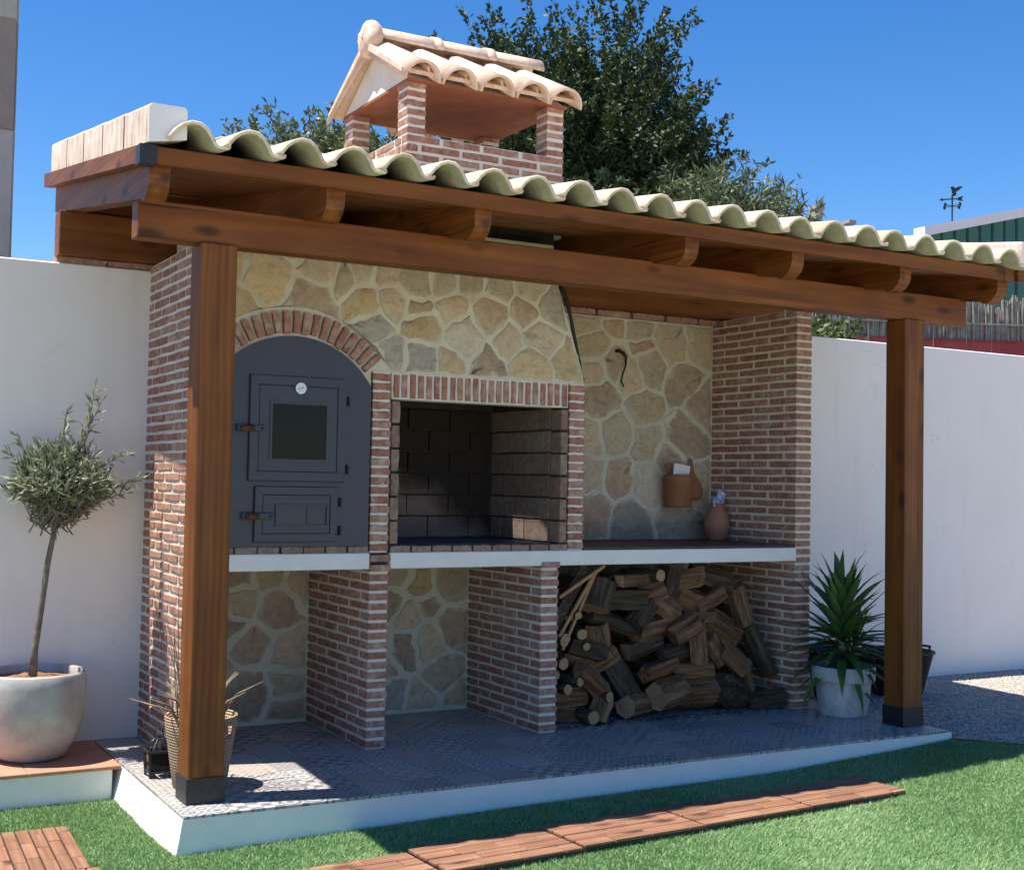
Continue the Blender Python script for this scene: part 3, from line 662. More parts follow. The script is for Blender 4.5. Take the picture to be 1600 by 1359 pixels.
def oven_door(x0, x1, z0, z1, nm, fr):
    d = box(nm, x0, x1, -.017, -.0062, z0, z1, M_metal, ov, c=.002)
    box('seam', x0-.004, x1+.004, -.0068, -.0060, z0-.004, z1+.004, M_metal_dark, d)
    wavy_frame('rim', x0, x1, z0, z1, -.0172, fr, .006, d, M_metal)
    ib = fr+.004
    MB().box(x0+ib-.003, x1-ib+.003, -.0178, -.0171, z0+ib-.003, z1-ib+.003).mk('seam', M_metal_dark, d)
    box('inner_panel', x0+ib, x1-ib, -.021, -.0171, z0+ib, z1-ib, M_metal, d, c=.0015)
    return d
d1 = oven_door(.345, .822, 1.298, 1.790, 'door', .040)
wx0, wx1, wz0, wz1 = .452, .722, 1.400, 1.660
m = MB(); 
for a in ((wx0-.012, wx1+.012, wz1, wz1+.012), (wx0-.012, wx1+.012, wz0-.012, wz0), (wx0-.012, wx0, wz0, wz1), (wx1, wx1+.012, wz0, wz1)): m.box(a[0], a[1], -.026, -.0205, a[2], a[3])
m.mk('window_frame', M_metal, d1)
box('window', wx0, wx1, -.0225, -.0205, wz0, wz1, M_glass, d1)
g_ = MB().prism([(.586+.027*math.cos(t), 1.737+.027*math.sin(t)) for t in np.linspace(0, 2*math.pi, 28)[:-1]], 1, -.034, -.0205).mk('thermometer', M_steel, d1)
MB().prism([(.586+.022*math.cos(t), 1.737+.022*math.sin(t)) for t in np.linspace(0, 2*math.pi, 28)[:-1]], 1, -.0352, -.033).mk('thermometer_face', M_gauge, d1)
MB().put(*bar((.574, -.0357, 1.732), (.600, -.0357, 1.742), .0012, .0025)).mk('thermometer_needle', M_blackmetal, d1)
d2 = oven_door(.379, .788, 1.012, 1.268, 'ash_door', .034)
m = MB()
for a in ((.477, .742, 1.176, 1.186), (.477, .742, 1.080, 1.090), (.477, .487, 1.09, 1.176), (.732, .742, 1.09, 1.176), (.632, .6365, 1.09, 1.176)): m.box(a[0], a[1], -.030, -.0205, a[2], a[3])
m.mk('vent_frame', M_metal, d2); box('vent_slide', .487, .632, -.0245, -.0205, 1.09, 1.176, M_metal, d2)
for dd, zc, xa, xb in ((d1, 1.541, .283, .415), (d2, 1.131, .317, .466)):
    box('latch', xa, xb, -.034, -.0235, zc-.016, zc+.016, M_metal, dd, c=.003)
    MB().lathe([(.001, -.033), (.014, -.03), (.017, 0), (.013, .03), (.001, .034)], 0, 0, 14).mk('handle', M_handle, dd, smooth=True).rotation_euler = (0, rad(84), 0)
    h = [o for o in bpy.data.objects if o.name.startswith('handle')][-1]; 
    wl = Vector((xa+.045, -.046, zc-.002)); h.location = wl-W[dd.name]
    MB().prism([(xb-.016+.006*math.cos(t), zc+.006*math.sin(t)) for t in np.linspace(0, 2*math.pi, 11)[:-1]], 1, -.038, -.033).mk('bolt', M_metal_dark, dd)
for dd, xh, zz in ((d1, .838, (1.687, 1.357)), (d2, .806, (1.198, 1.062))):
    for z in zz: MB().tube([(xh, -.014, z-.022), (xh, -.014, z+.022)], .007, 10).mk('hinge', M_metal_dark, dd, smooth=False)

# ------------------------------------------------------------------ porch timber and roof
po = thing('porch_roof', (2, -.6, 0), 'stained timber porch roof with cream clay tiles above the barbecue', 'porch roof')
SL = .145; ZB = lambda y: 2.412+SL*(y+.6); RT = .14         # underside of rafters
for x0, x1 in ((-.098, .052), (3.875, 4.025)):
    p = box('post', x0, x1, -.70, -.55, .0, 2.262, WOOD[2], po, c=.006)
    q = MB(); q.box(x0-.004, x1+.004, -.704, -.546, .0, .105, .002); q.mk('post_shoe', M_blackmetal, p)
box('front_beam', -.349, 4.40, -.668, -.566, 2.26, 2.414, WOOD[0], po, c=.005)
box('back_beam', -.405, 4.20, .70, .82, 2.386, 2.601, WOOD[0], po, c=.004)
CH = (1.205, 2.160, .18, 1.04)       # chimney footprint
def rafter(x0, ya, yb):
    if ya < -.5:
        poly = [(yb, ZB(yb)), (yb, ZB(yb)+RT), (ya, ZB(ya)+RT), (ya, ZB(ya)+RT-.055)]+[(ya+.105*(1-math.cos(t)), ZB(ya)+.085*(1-math.sin(t))) for t in np.linspace(rad(12), rad(82), 6)]+[(ya+.12, ZB(ya+.12))]
    else: poly = [(yb, ZB(yb)), (yb, ZB(yb)+RT), (ya, ZB(ya)+RT), (ya, ZB(ya))]
    MB().prism(poly[::-1], 0, x0, x0+.08).mk('rafter', WOOD[1], po)
for x0 in (-.372, .345, 2.085+.08, 2.832, 3.588, 4.345): rafter(x0, -.93, 1.02)
rafter(1.03, -.93, 1.02)
for a_, b_ in zip((-.292, .425, 1.11, 2.245, 2.912, 3.668), (.345, 1.03, 2.165, 2.832, 3.588, 4.345)): box('blocking_board', a_, b_, .745, .765, 2.598, ZB(.745)+RT-.001, WOOD[0], po)
_gx, _gy = (-.378, CH[0], CH[1], 4.425), (-.955, CH[2], .645, 1.04)
rd = mk('roof_deck', [(x, y, ZB(y)+RT+.022) for y in _gy for x in _gx], [(4*j+i, 4*j+i+1, 4*j+i+5, 4*j+i+4) for j in range(3) for i in range(3) if (i, j) != (1, 1)], M_dark, po)
bwid = .0985
def board(x0, x1, y0, y1):
    z = lambda y: ZB(y)+RT
    poly = [(y0, z(y0)+.006), (y0+.006, z(y0)+.0005), (y1-.006, z(y1)+.0005), (y1, z(y1)+.006), (y1, z(y1)+.020), (y0, z(y0)+.020)]
    MB().prism(poly, 0, x0, x1).mk('soffit_board', WOOD[0], po)
y = -.954
while y < 1.02:
    y1 = y+bwid-.0015
    if y1 > CH[2]+.02 and y < .645: board(-.378, CH[0]-.004, y, y1); board(CH[1]+.004, 4.425, y, y1)
    else: board(-.378, 4.425, y, y1)
    y += bwid
box('fascia', -.362, 4.342, -.981, -.956, 2.484, 2.552, WOOD[0], po, c=.003)
box('fascia', 4.345, 4.425, -.981, -.956, 2.484, 2.552, WOOD[0], po, c=.003)
for x0, x1 in ((-.425, -.380), (4.43, 4.47)):
    MB().prism([(-1.0, 2.478), (1.05, 2.478+SL*2.05), (1.05, 2.545+SL*2.05), (-1.0, 2.545)], 0, x0, x1).mk('verge_board', WOOD[1], po)
box('corner_bracket', -.4275, -.363, -1.004, -.94, 2.476, 2.549, M_blackmetal, po)
# S-shaped clay tiles
M_tile_under = m_plain('shade_tinted_tile_underside', (.30, .29, .19), (.40, .38, .26), 20, .9, .3, coord='O')  # olive-buff underside; the dimmer shade inside the barrels is put into its colour
def s_tile(L=.42, th=.0145):
    prof = [(-.018, .010), (-.012, .026), (.004, .048), (.028, .068), (.056, .079), (.084, .077), (.108, .062), (.126, .038), (.139, .014), (.150, .003), (.168, .0), (.196, .0), (.204, .004), (.208, .014), (.203, .02)]
    P = []
    for i, p in enumerate(prof):
        a = Vector(prof[max(i-1, 0)]); b = Vector(prof[min(i+1, len(prof)-1)]); t = (b-a).normalized(); nn = Vector((-t.y, t.x)); P.append((Vector(p), Vector(p)+nn*th))
    n = len(P); v = []; f = []
    for y_, k in ((0, 1.), (L*.5, 1.), (L, .97)):
        for q in (0, 1): v += [(p[q].x*k, y_, p[q].y*k) for p in P]
    for s in (0, 1):
        a, b = s*2*n, (s+1)*2*n
        for i in range(n-1):
            f += [(a+i, a+i+1, b+i+1, b+i), (a+n+i, b+n+i, b+n+i+1, a+n+i+1)]
        f += [(a, b, b+n, a+n), (a+n-1, a+2*n-1, b+2*n-1, b+n-1)]
    for a, s in ((0, 1), (4*n, -1)):
        f += [((a+i, a+n+i, a+n+i+1, a+i+1)[::s]) for i in range(n-1)]
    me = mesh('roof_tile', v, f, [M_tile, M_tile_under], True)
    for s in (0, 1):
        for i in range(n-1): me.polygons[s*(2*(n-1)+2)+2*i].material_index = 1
    return me
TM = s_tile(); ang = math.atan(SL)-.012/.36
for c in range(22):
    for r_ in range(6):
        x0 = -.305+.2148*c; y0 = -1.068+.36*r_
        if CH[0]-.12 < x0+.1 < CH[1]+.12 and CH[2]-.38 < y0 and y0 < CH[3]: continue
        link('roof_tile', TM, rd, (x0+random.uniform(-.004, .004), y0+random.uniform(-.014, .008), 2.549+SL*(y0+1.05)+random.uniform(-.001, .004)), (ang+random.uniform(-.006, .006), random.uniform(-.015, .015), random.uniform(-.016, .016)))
def verge_tile():
    poly = [(0, 0), (.012, -.004), (.012, .128), (.128, .128), (.128, .06), (.14, .06), (.14, .13), (.13, .142), (.012, .142), (0, .13)]
    return poly
for s, X0 in ((1, -.405), (-1, 4.552)):
    for k in range(5):
        y0 = -1.04+.40*k; y1 = y0+.415
        m = MB(); poly = [(0, -.005), (0, .128), (.012, .140), (.13, .140), (.14, .128), (.14, .02)]
        e = .004 if k else 0
        def P(y_, g): return [((X0+s*px*g), y_, 2.553+SL*(y_+1.05)+pz*g) for px, pz in poly]
        a, b = P(y0, 1.02), P(y1, 1.0); n = 6; idx = [(i, (i+1) % n, (i+1) % n+n, i+n) for i in range(n)]+[tuple(range(n-1, -1, -1)), tuple(range(n, 2*n))]
        mk('verge_tile', a+b, idx if s < 0 else [q[::-1] for q in idx], [M_verge, M_slab], rd)
        if k == 0: bpy.data.objects[[o.name for o in rd.children if o.name.startswith('verge_tile')][-1]].data.polygons[6].material_index = 1

# ------------------------------------------------------------------ chimney
cx0, cx1, cy0, cy1 = CH
ch = thing('chimney', ((cx0+cx1)/2, (cy0+cy1)/2, 2.6), 'brick chimney with open sides and a small tiled gable cap', 'chimney')
PZ = 3.105; T = .064
par = MB(); z0 = 2.655
for a in ((cx0, cx1, cy0, cy0+T), (cx0, cx1, cy1-T, cy1), (cx0, cx0+T, cy0+T, cy1-T), (cx1-T, cx1, cy0+T, cy1-T)): par.box(a[0]+.005, a[1]-.005, a[2]+.005, a[3]-.005, z0, PZ-.004)
par = par.mk('parapet', M_mortar, ch)
for i in range(9):
    z = PZ-.0475*(i+.5); odd = i % 2
    course(par, 'x', cx0, cx1, cy0+T/2, z, T, odd, phase=(.215, .09), unit=.24); course(par, 'x', cx0, cx1, cy1-T/2, z, T, odd, phase=(.215, .09), unit=.24)
    course(par, 'y', cy0+T+.018, cy1-T-.018, cx0+T/2, z, T, odd, phase=(.09, .215), unit=.24); course(par, 'y', cy0+T+.018, cy1-T-.018, cx1-T/2, z, T, odd, phase=(.09, .215), unit=.24)
for X in (cx0, cx1-.11):
    for Y in (cy0, cy1-.125):
        p = wallcore('corner_pillar', X, X+.11, Y, Y+.125, PZ-.004, 3.378, ch)
        for i in range(6): brick(p, X+.055, Y+.0625, PZ+.0475*(i+.5)-.004, .108, .123, .031)
box('ceiling_board', cx0+.0, cx1+.012, cy0-.012, cy1+.012, 3.377, 3.392, M_redplank, ch)
RY = (cy0+cy1)/2; RZ = 3.672; EZ = 3.405; EY = cy0-.075
MB().prism([(cy0+.0, 3.392), (cy1-.0, 3.392), (RY, RZ-.012)], 0, cx0+.004, cx1-.004).mk('gable', M_mortar, ch)
for s in (-1, 1):
    ye = RY+s*(RY-EY); MB().prism([(ye, EZ-.012), (RY, RZ-.012), (RY, RZ+.028), (ye, EZ+.01)][::s], 0, cx0-.07, cx1+.035).mk('roof_slope', M_pinktile, ch)
def barrel(r0, r1, L, th=.013, n=11, span=180.):       # barrel tile along +Y, crown up
    v = []; f = []
    for i, (y_, r) in enumerate(((0, r0), (L*.5, (r0+r1)/2), (L, r1))):
        for q in (0, 1):
            for k in range(n):
                t = rad(90-span/2)+rad(span)*k/(n-1); v.append(((r-th*q)*math.cos(t), y_, (r-th*q)*math.sin(t)))
    for s in (0, 1):
        a, b = s*2*n, (s+1)*2*n
        for i in range(n-1): f += [(a+i, b+i, b+i+1, a+i+1), (a+n+i, a+n+i+1, b+n+i+1, b+n+i)]
        f += [(a, a+n, b+n, b), (a+n-1, b+n-1, b+2*n-1, a+2*n-1)]
    for a, s in ((0, 1), (4*n, -1)): f += [((a+i, a+i+1, a+n+i+1, a+n+i)[::s]) for i in range(n-1)]
    return mesh('roof_tile', v, [q[::-1] for q in f], M_pinktile, True)
BT = barrel(.104, .088, .605); PT = barrel(.070, .08, .575); RTL = barrel(.083, .072, .36)
sl = math.atan((RZ-EZ)/(RY-EY))
for s in (0, 1):
    for i, xc in enumerate((1.24, 1.457, 1.674, 1.891, 2.098)):
        for k in range(1):
            L = .262*k; yy = EY-.03+L*math.cos(sl); zz = EZ-.05+L*math.sin(sl)+(.012 if k else .0)
            if s == 0: link('roof_tile', BT, ch, (xc+random.uniform(-.004, .004), yy, zz), (sl-.02, 0, random.uniform(-.01, .01)))
            else: link('roof_tile', BT, ch, (xc, 2*RY-yy, zz), (sl-.02, 0, math.pi))
        if i < 4:
            for k in range(1):
                L = .26*k; yy = EY-.01+L*math.cos(sl); zz = EZ+.04+L*math.sin(sl)
                if s == 0: link('roof_tile', PT, ch, (xc+.109, yy, zz), (-sl, math.pi, 0)) 
                else: link('roof_tile', PT, ch, (xc+.109, 2*RY-yy, zz), (-sl, math.pi, math.pi))
for k in range(3): link('ridge_tile', RTL, ch, (cx1+.075-.335*k, RY, RZ+.028), (rad(1.5), 0, math.pi/2))
for k in (1, 2):
    link('ridge_collar', barrel(.092, .090, .05), ch, (cx1+.09-.335*k, RY, RZ+.028), (0, 0, math.pi/2))
mm = MB().lathe([(.001, -.06), (.07, -.056), (.10, -.035), (.108, 0), (.10, .03), (.07, .05), (.001, .056)], 0, 0, 20)
vv = np.array(mm.v); vv += rng.normal(0, .004, vv.shape); vv = np.stack([vv[:, 2]*.85+cx0-.03, vv[:, 0], vv[:, 1]], 1)+np.array([0, RY, RZ+.035])
mk('ridge_plug', vv, mm.f, M_pinktile, ch, smooth=True)


# ------------------------------------------------------------------ wooden deck tiles on the lawn
def deck(cx, cy, cz, ang_, L, Wd, rows, label, axis=0):
    o = thing('deck_tile', (cx, cy, cz), label, 'deck tile', 'wooden deck tiles laid on the lawn'); o.rotation_euler[2] = ang_
    def part(name, x0, x1, y0, y1, z0, z1, mat, c=0):
        v, f = cbox(x0, x1, y0, y1, z0, z1, c); a = np.array(v); k = (a.min(0)+a.max(0))/2
        q = link(name, mesh(name, a-k, f, mat)); q.parent = o; q.location = k; return q
    part('base', -L/2+.003, L/2-.003, -Wd/2+.003, Wd/2-.003, 0, .014, M_black_plastic)
    w = Wd/rows
    for r_ in range(rows):
        cuts = [-L/2, -L/6, L/6, L/2] if r_ % 2 else [-L/2, -L/3+.05, .03, L/3+.02, L/2]
        for a, b in zip(cuts, cuts[1:]): part('slat', a+.002, b-.002, -Wd/2+w*r_+.003, -Wd/2+w*(r_+1)-.003, .0135, .026+random.uniform(-.001, .001), DECK[0], .002)
for k in range(6):
    x = 3.03-.305-.612*k; deck(x, -1.365+.05*(x-3.03), lawn_z(x)-.004, math.atan(.05), .608, .308, 4, 'wooden deck tile, %s from the gravel end of the strip along the porch' % ('first', 'second', 'third', 'fourth', 'fifth', 'sixth')[k])
for i in range(2):
    for j in range(2): deck(-.655-.308*i, -.66-.612*j, lawn_z(-.6)-.004, math.pi/2-.05, .608, .304, 6, 'wooden deck tile in front of the olive pot, '+('closest to the porch corner' if (i, j) == (0, 0) else 'next to the closest one' if j == 0 else 'farther from the pot'))

# ------------------------------------------------------------------ plants
def leaf_quads(base, d, L, w, bend=.0, curl=None):          # diamond leaves, vectorised
    n = len(base); d = d/np.linalg.norm(d, axis=1)[:, None]; up = rng.normal(0, 1, (n, 3)); s = np.cross(d, up); s /= np.linalg.norm(s, axis=1)[:, None]+1e-9
    nn = np.cross(s, d); L = np.broadcast_to(L, n)[:, None]; w = np.broadcast_to(w, n)[:, None]
    v = np.empty((n*4, 3)); v[0::4] = base; v[1::4] = base+d*L*.5+s*w*.5+nn*L*.05; v[2::4] = base+d*L-nn*L*bend; v[3::4] = base+d*L*.5-s*w*.5+nn*L*.05
    return v, np.arange(n*4).reshape(n, 4)
def unit(n):
    u = rng.normal(0, 1, (n, 3)); return u/np.linalg.norm(u, axis=1)[:, None]
def tree(loc, label, blobs, nshoot, nleaf, L, w, mat, name='tree', shoot=(.5, 1.1), trunk=.16, up=.6, group=None, spread=.07):
    x, y, z = loc; t = thing(name, loc, label, 'tree' if name == 'tree' else 'bush', group); B = []; D = []; tr = MB()
    tops = []; wt = np.array([b[3]*b[4]*b[5] for b in blobs]); wt = wt/wt.sum()
    for b, q in zip(blobs, wt):
        c = np.array(b[:3]); r = np.array(b[3:6]); k = max(4, int(nshoot*q)); u = unit(k); rr = rng.uniform(.35, 1.0, k)**.5
        st = c+u*r*rr[:, None]*.86; dr = u*.8+unit(k)*.55; dr[:, 2] += up; dr /= np.linalg.norm(dr, axis=1)[:, None]; ln = rng.uniform(*shoot, k)*(.5+.5*rr)
        for j in range(k):
            m = int(nleaf*rng.uniform(.7, 1.3)); a = rng.uniform(0, 1, m)[:, None]; P = st[j]+dr[j]*ln[j]*a+rng.normal(0, spread, (m, 3))*(1.05-a); B.append(P); D.append(dr[j]*.6+unit(m)*.9)
        tops.append(c)
    tr.tube([(x, y, z), (x+.05, y, z+(blobs[0][2]-z)*.4), (blobs[0][0], blobs[0][1], blobs[0][2])], [trunk, trunk*.8, trunk*.35], 9)
    tr.mk('trunk', M_bark, t, smooth=True)
    for c in tops[1:]:
        a = Vector((x+.05, y, z+(blobs[0][2]-z)*.45)); e = Vector(c); MB().tube([a, a.lerp(e, .5)+Vector((0, 0, -.15)), e], [trunk*.5, trunk*.34, trunk*.12], 7).mk('limb', M_bark, t, smooth=True)
    B = np.concatenate(B); D = np.concatenate(D); n = len(B); v, f = leaf_quads(B, D, L*rng.uniform(.7, 1.3, n), w*rng.uniform(.7, 1.2, n))
    tone = np.repeat(np.clip(rng.normal(.5, .22, n), 0, 1), 4); o = link('crown', arrays('crown', v-np.array(loc), f, mat, tone), t, loc); return t
tree((7.9, 9, -.2), 'tall dark evergreen tree rising behind the chimney', [(8.0, 9.2, 5.5, 1.55, 1.4, 1.6), (6.5, 9, 5.9, .85, .9, .95), (8.75, 9.1, 6.0, .95, 1.0, 1.15), (8.45, 9, 7.0, .6, .7, .75), (7.0, 9, 6.65, .7, .8, .5), (9.3, 9, 5.3, .75, .9, .85), (9.2, 9, 6.3, .45, .6, .5), (8.1, 9.2, 4.2, 1.7, 1.3, 1.4)], 1500, 80, .085, .043, M_darkleaf, up=.75)
tree((3.0, 7, -.2), 'dark leafy tree showing above the left end of the roof', [(3.2, 7, 4.25, .9, .6, .6), (2.75, 7.2, 4.35, .35, .5, .4), (3.45, 7.2, 4.6, .4, .5, .4)], 190, 40, .075, .034, M_greyleaf, shoot=(.3, .65), up=.9, trunk=.09)
tree((3.9, 6.2, -.2), 'yellow-green bushy tree behind the chimney', [(3.75, 6.2, 4.15, .75, .5, .66), (4.7, 6.3, 4.1, .8, .5, .62)], 300, 60, .055, .026, M_limeleaf, shoot=(.15, .4), up=.8, trunk=.08, spread=.1)
tree((8.9, 7, -.2), 'slender pale green bamboo-like bush above the roof tiles', [(8.9, 7, 4.35, 1.15, .6, .62), (8.5, 7.2, 4.5, .5, .5, .45), (9.35, 7.1, 4.35, .5, .5, .5)], 260, 30, .16, .028, M_greyleaf, shoot=(.4, .75), up=1.3, trunk=.07, spread=.06)
tree((6.2, 6.5, -.2), 'low leafy shrub at the foot of the dark evergreen', [(6.35, 6.4, 4.1, .75, .5, .5)], 120, 60, .085, .05, M_darkleaf, shoot=(.2, .4), up=.5, trunk=.07, name='tree')
tree((6.9, 3.6, -.2), 'green hedge bush over the white wall between wall and post', [(7.1, 3.6, 2.35, .95, .4, .62), (6.4, 3.7, 2.4, .7, .4, .62), (6.7, 3.6, 1.2, 1.2, .4, 1.0)], 420, 44, .07, .045, M_limeleaf, shoot=(.12, .3), up=.4, trunk=.06, name='hedge_bush')

# olive in its big pot
pot = thing('plant_pot', (-.50, .46, 0), 'large round silvery glazed pot holding the olive tree', 'plant pot')
MB().lathe([(.001, 0), (.12, .0), (.155, .022), (.195, .09), (.225, .18), (.236, .27), (.237, .34), (.232, .392), (.224, .402), (.212, .398), (.21, .36), (.2, .33)], -.50, .46, 56).mk('bowl', M_potconc, pot, smooth=True)
so = MB().lathe([(.001, .372), (.08, .378), (.15, .366), (.213, .36)], -.50, .46, 40); sv = np.array(so.v); sv[:, 2] += rng.normal(0, .004, len(sv)); mk('soil', sv, so.f, M_soil, pot)
ot = thing('olive_tree', (-.505, .46, .37), 'small olive tree with a leaning trunk in the silvery pot', 'tree')
MB().tube([(-.505, .46, .35), (-.498, .46, .5), (-.472, .462, .72), (-.452, .46, .9), (-.425, .46, 1.06), (-.40, .46, 1.2)], [.021, .016, .0145, .0135, .012, .008], 10).mk('trunk', M_bark, ot, smooth=True)
def olive():
    B = []; D = []; br = MB(); top = np.array([-.428, .46, 1.06])
    def twig(a, b, k, r0=.004):
        a, b = np.array(a), np.array(b); mid = (a+b)/2+rng.normal(0, .015, 3); br.tube([a, mid, b], [r0, r0*.7, r0*.3], 5)
        for t in np.linspace(.18, 1, k):
            p = a*(1-t)**2+2*mid*t*(1-t)+b*t*t; ax = (b-a)/np.linalg.norm(b-a)
            for s in range(2):
                d = ax*.75+unit(1)[0]*.75; B.append(p); D.append(d)
    for i in range(300):
        u = unit(1)[0]; u[2] = abs(u[2])*1.1-.25; e = np.array([-.40, .46, 1.27])+u*np.array([.21, .19, .22])*rng.uniform(.75, 1.12); s = top*.6+np.array([-.41, .46, 1.22])*.4+rng.normal(0, .05, 3)*[1, 1, .8]; twig(s, e, 11)
    for a, b in (((-.40, .46, 1.15), (-.06, .44, 1.29)), ((-.38, .46, 1.14), (-.12, .42, 1.23)), ((-.38, .46, 1.2), (-.10, .45, 1.42)), ((-.38, .46, 1.3), (-.265, .45, 1.72)), ((-.37, .46, 1.3), (-.23, .46, 1.66)), ((-.40, .46, 1.3), (-.39, .45, 1.60)), ((-.43, .46, 1.2), (-.64, .46, 1.40)), ((-.43, .46, 1.15), (-.66, .44, 1.23)), ((-.42, .46, 1.2), (-.60, .46, 1.48))): twig(a, b, 20, .005)
    br.mk('branches', M_bark, ot)
    B = np.array(B); D = np.array(D); n = len(B); v, f = leaf_quads(B, D, rng.uniform(.04, .068, n), rng.uniform(.009, .0135, n), .06)
    loc = np.array([-.40, .46, 1.27]); link('crown', arrays('crown', v-loc, f, M_olive, np.repeat(np.clip(rng.normal(.5, .25, n), 0, 1), 4)), ot, loc)
olive()
# yucca
yp = thing('plant_pot', (3.872, -.24, 0), 'weathered white painted pot with a thick rim holding the yucca', 'plant pot')
yx, yy_ = 3.872, -.24
MB().lathe([(.001, 0), (.132, 0), (.138, .006), (.160, .19), (.160, .195), (.178, .197), (.182, .21), (.184, .275), (.178, .283), (.166, .28), (.163, .25)], yx, yy_, 44).mk('bowl', M_whitepot, yp, smooth=True)
so = MB().lathe([(.001, .256), (.08, .258), (.165, .25)], yx, yy_, 24); mk('soil', so.v, so.f, M_darksoil, yp)
yu = thing('yucca', (yx, yy_, .25), 'green yucca with sword leaves in the weathered white pot', 'plant')
MB().tube([(yx, yy_, .24), (yx-.01, yy_, .36), (yx-.015, yy_, .52)], [.03, .026, .02], 10).mk('stem', M_bark, yu, smooth=True)
MB().tube([(yx+.03, yy_-.02, .24), (yx+.06, yy_-.03, .34), (yx+.07, yy_-.03, .42)], [.022, .02, .014], 9).mk('stem', M_bark, yu, smooth=True)
def yleaf(base, az, el, L, w, droop):
    c, s = math.cos(az), math.sin(az); P = []; n = 6; side = Vector((-s, c, 0)); p = Vector(base); e = el; v = []
    for i in range(n+1):
        t = i/n; ww = w*(.55+1.3*t if t < .35 else 1.0*(1-((t-.35)/.65)**1.6))*.5
        nrm = Vector((-c*math.sin(e), -s*math.sin(e), math.cos(e))); v += [p-side*ww+nrm*ww*.35, p-nrm*.001, p+side*ww+nrm*ww*.35]
        p = p+Vector((c*math.cos(e), s*math.cos(e), math.sin(e)))*(L/n); e -= droop/n*(1+t)
    f = [(3*i+k, 3*i+k+1, 3*i+k+4, 3*i+k+3) for i in range(n) for k in (0, 1)]
    mk('leaf', v, f, M_yucca, yu, smooth=True)
rl = random.Random(5)
for i in range(112):
    t = i/111; z = .30+.25*t+rl.uniform(-.03, .03); el = rad(-34+120*t**.9+rl.uniform(-9, 9)); yleaf((yx-.012+rl.uniform(-.012, .012), yy_+rl.uniform(-.012, .012), z), i*2.399+rl.uniform(-.3, .3), min(el, rad(87)), rl.uniform(.28, .42)*(1.08 if t > .6 else 1), rl.uniform(.046, .064), rl.uniform(.1, .75))
for i in range(30): 
    t = i/29; yleaf((yx+.068, yy_-.03, .36+.08*t), i*2.399, rad(-10+92*t+rl.uniform(-8, 8)), rl.uniform(.2, .29), rl.uniform(.024, .034), rl.uniform(.1, .6))
# black tubs behind the yucca
for (x, y, r, h, lb) in ((4.87, .30, .235, .29, 'black flared rubber tub behind the right-hand timber post'), (4.40, .33, .23, .31, 'black rubber tub standing behind the yucca pot')):
    t = thing('tub', (x, y, -.034), lb, 'tub'); MB().lathe([(.001, -.034), (r*.66, -.034), (r*.70, -.02), (r*.98, h-.05), (r*1.03, h-.045), (r*1.03, h-.034), (r*.97, h-.034), (r*.66, -.005), (.001, -.003)], x, y, 40).mk('body', M_black_plastic, t, smooth=True)
    for s in (-1, 1): MB().tube([(x+s*r*.98, y-.06, h-.05), (x+s*r*1.12, y-.04, h-.02), (x+s*r*1.12, y+.04, h-.02), (x+s*r*.98, y+.06, h-.05)], .009, 7).mk('handle', M_black_plastic, t, smooth=True)
# seagrass basket with dry leaves behind the left post
bk = thing('basket', (.04, -.40, 0), 'tall woven seagrass basket behind the left timber post', 'basket')
MB().lathe([(.001, 0), (.105, .0), (.112, .01), (.128, .12), (.146, .24), (.153, .298), (.150, .306), (.143, .300), (.10, .1), (.001, .09)], .04, -.40, 44).mk('body', M_wicker, bk, smooth=True)
for s in (-1, 1): MB().tube([(.04+s*.02+.06, -.40-s*.145, .27), (.04+.075, -.40-s*.165, .235), (.04+.02, -.40-s*.168, .205), (.04-.035, -.40-s*.165, .235), (.04-.02, -.40-s*.15, .28)], .009, 7).mk('handle', M_wicker, bk, smooth=True)
dp = thing('dry_plant', (.04, -.40, .1), 'dried bare stems and curled leaves standing in the seagrass basket', 'dried plant')
rl = random.Random(9)
for i in range(15):
    a = rl.uniform(0, 6.28); r = rl.uniform(.02, .09); b = Vector((.04+r*math.cos(a), -.40+r*math.sin(a), .12)); o = Vector((math.cos(a), math.sin(a), 0)); h = rl.uniform(.24, .36); k = rl.uniform(.05, .16)
    pts_ = [b, b+o*k*.35+Vector((0, 0, h*.5)), b+o*k*.9+Vector((0, 0, h*.85)), b+o*(k*1.7)+Vector((0, 0, h))]; MB().tube(pts_, [.006, .007, .005, .002], 5).mk('leaf', M_dryleaf, dp, smooth=True)
for i in range(13):
    b = Vector((.0+rl.uniform(-.05, .04), -.38+rl.uniform(-.06, .08), .12)); e = b+Vector((rl.uniform(-.13, -.01), rl.uniform(.0, .12), rl.uniform(.45, .82))); MB().tube([b, b.lerp(e, .5)+Vector((rl.uniform(-.02, .02), rl.uniform(-.02, .02), 0)), e], [.003, .0024, .001], 5).mk('stem', M_dryleaf, dp)
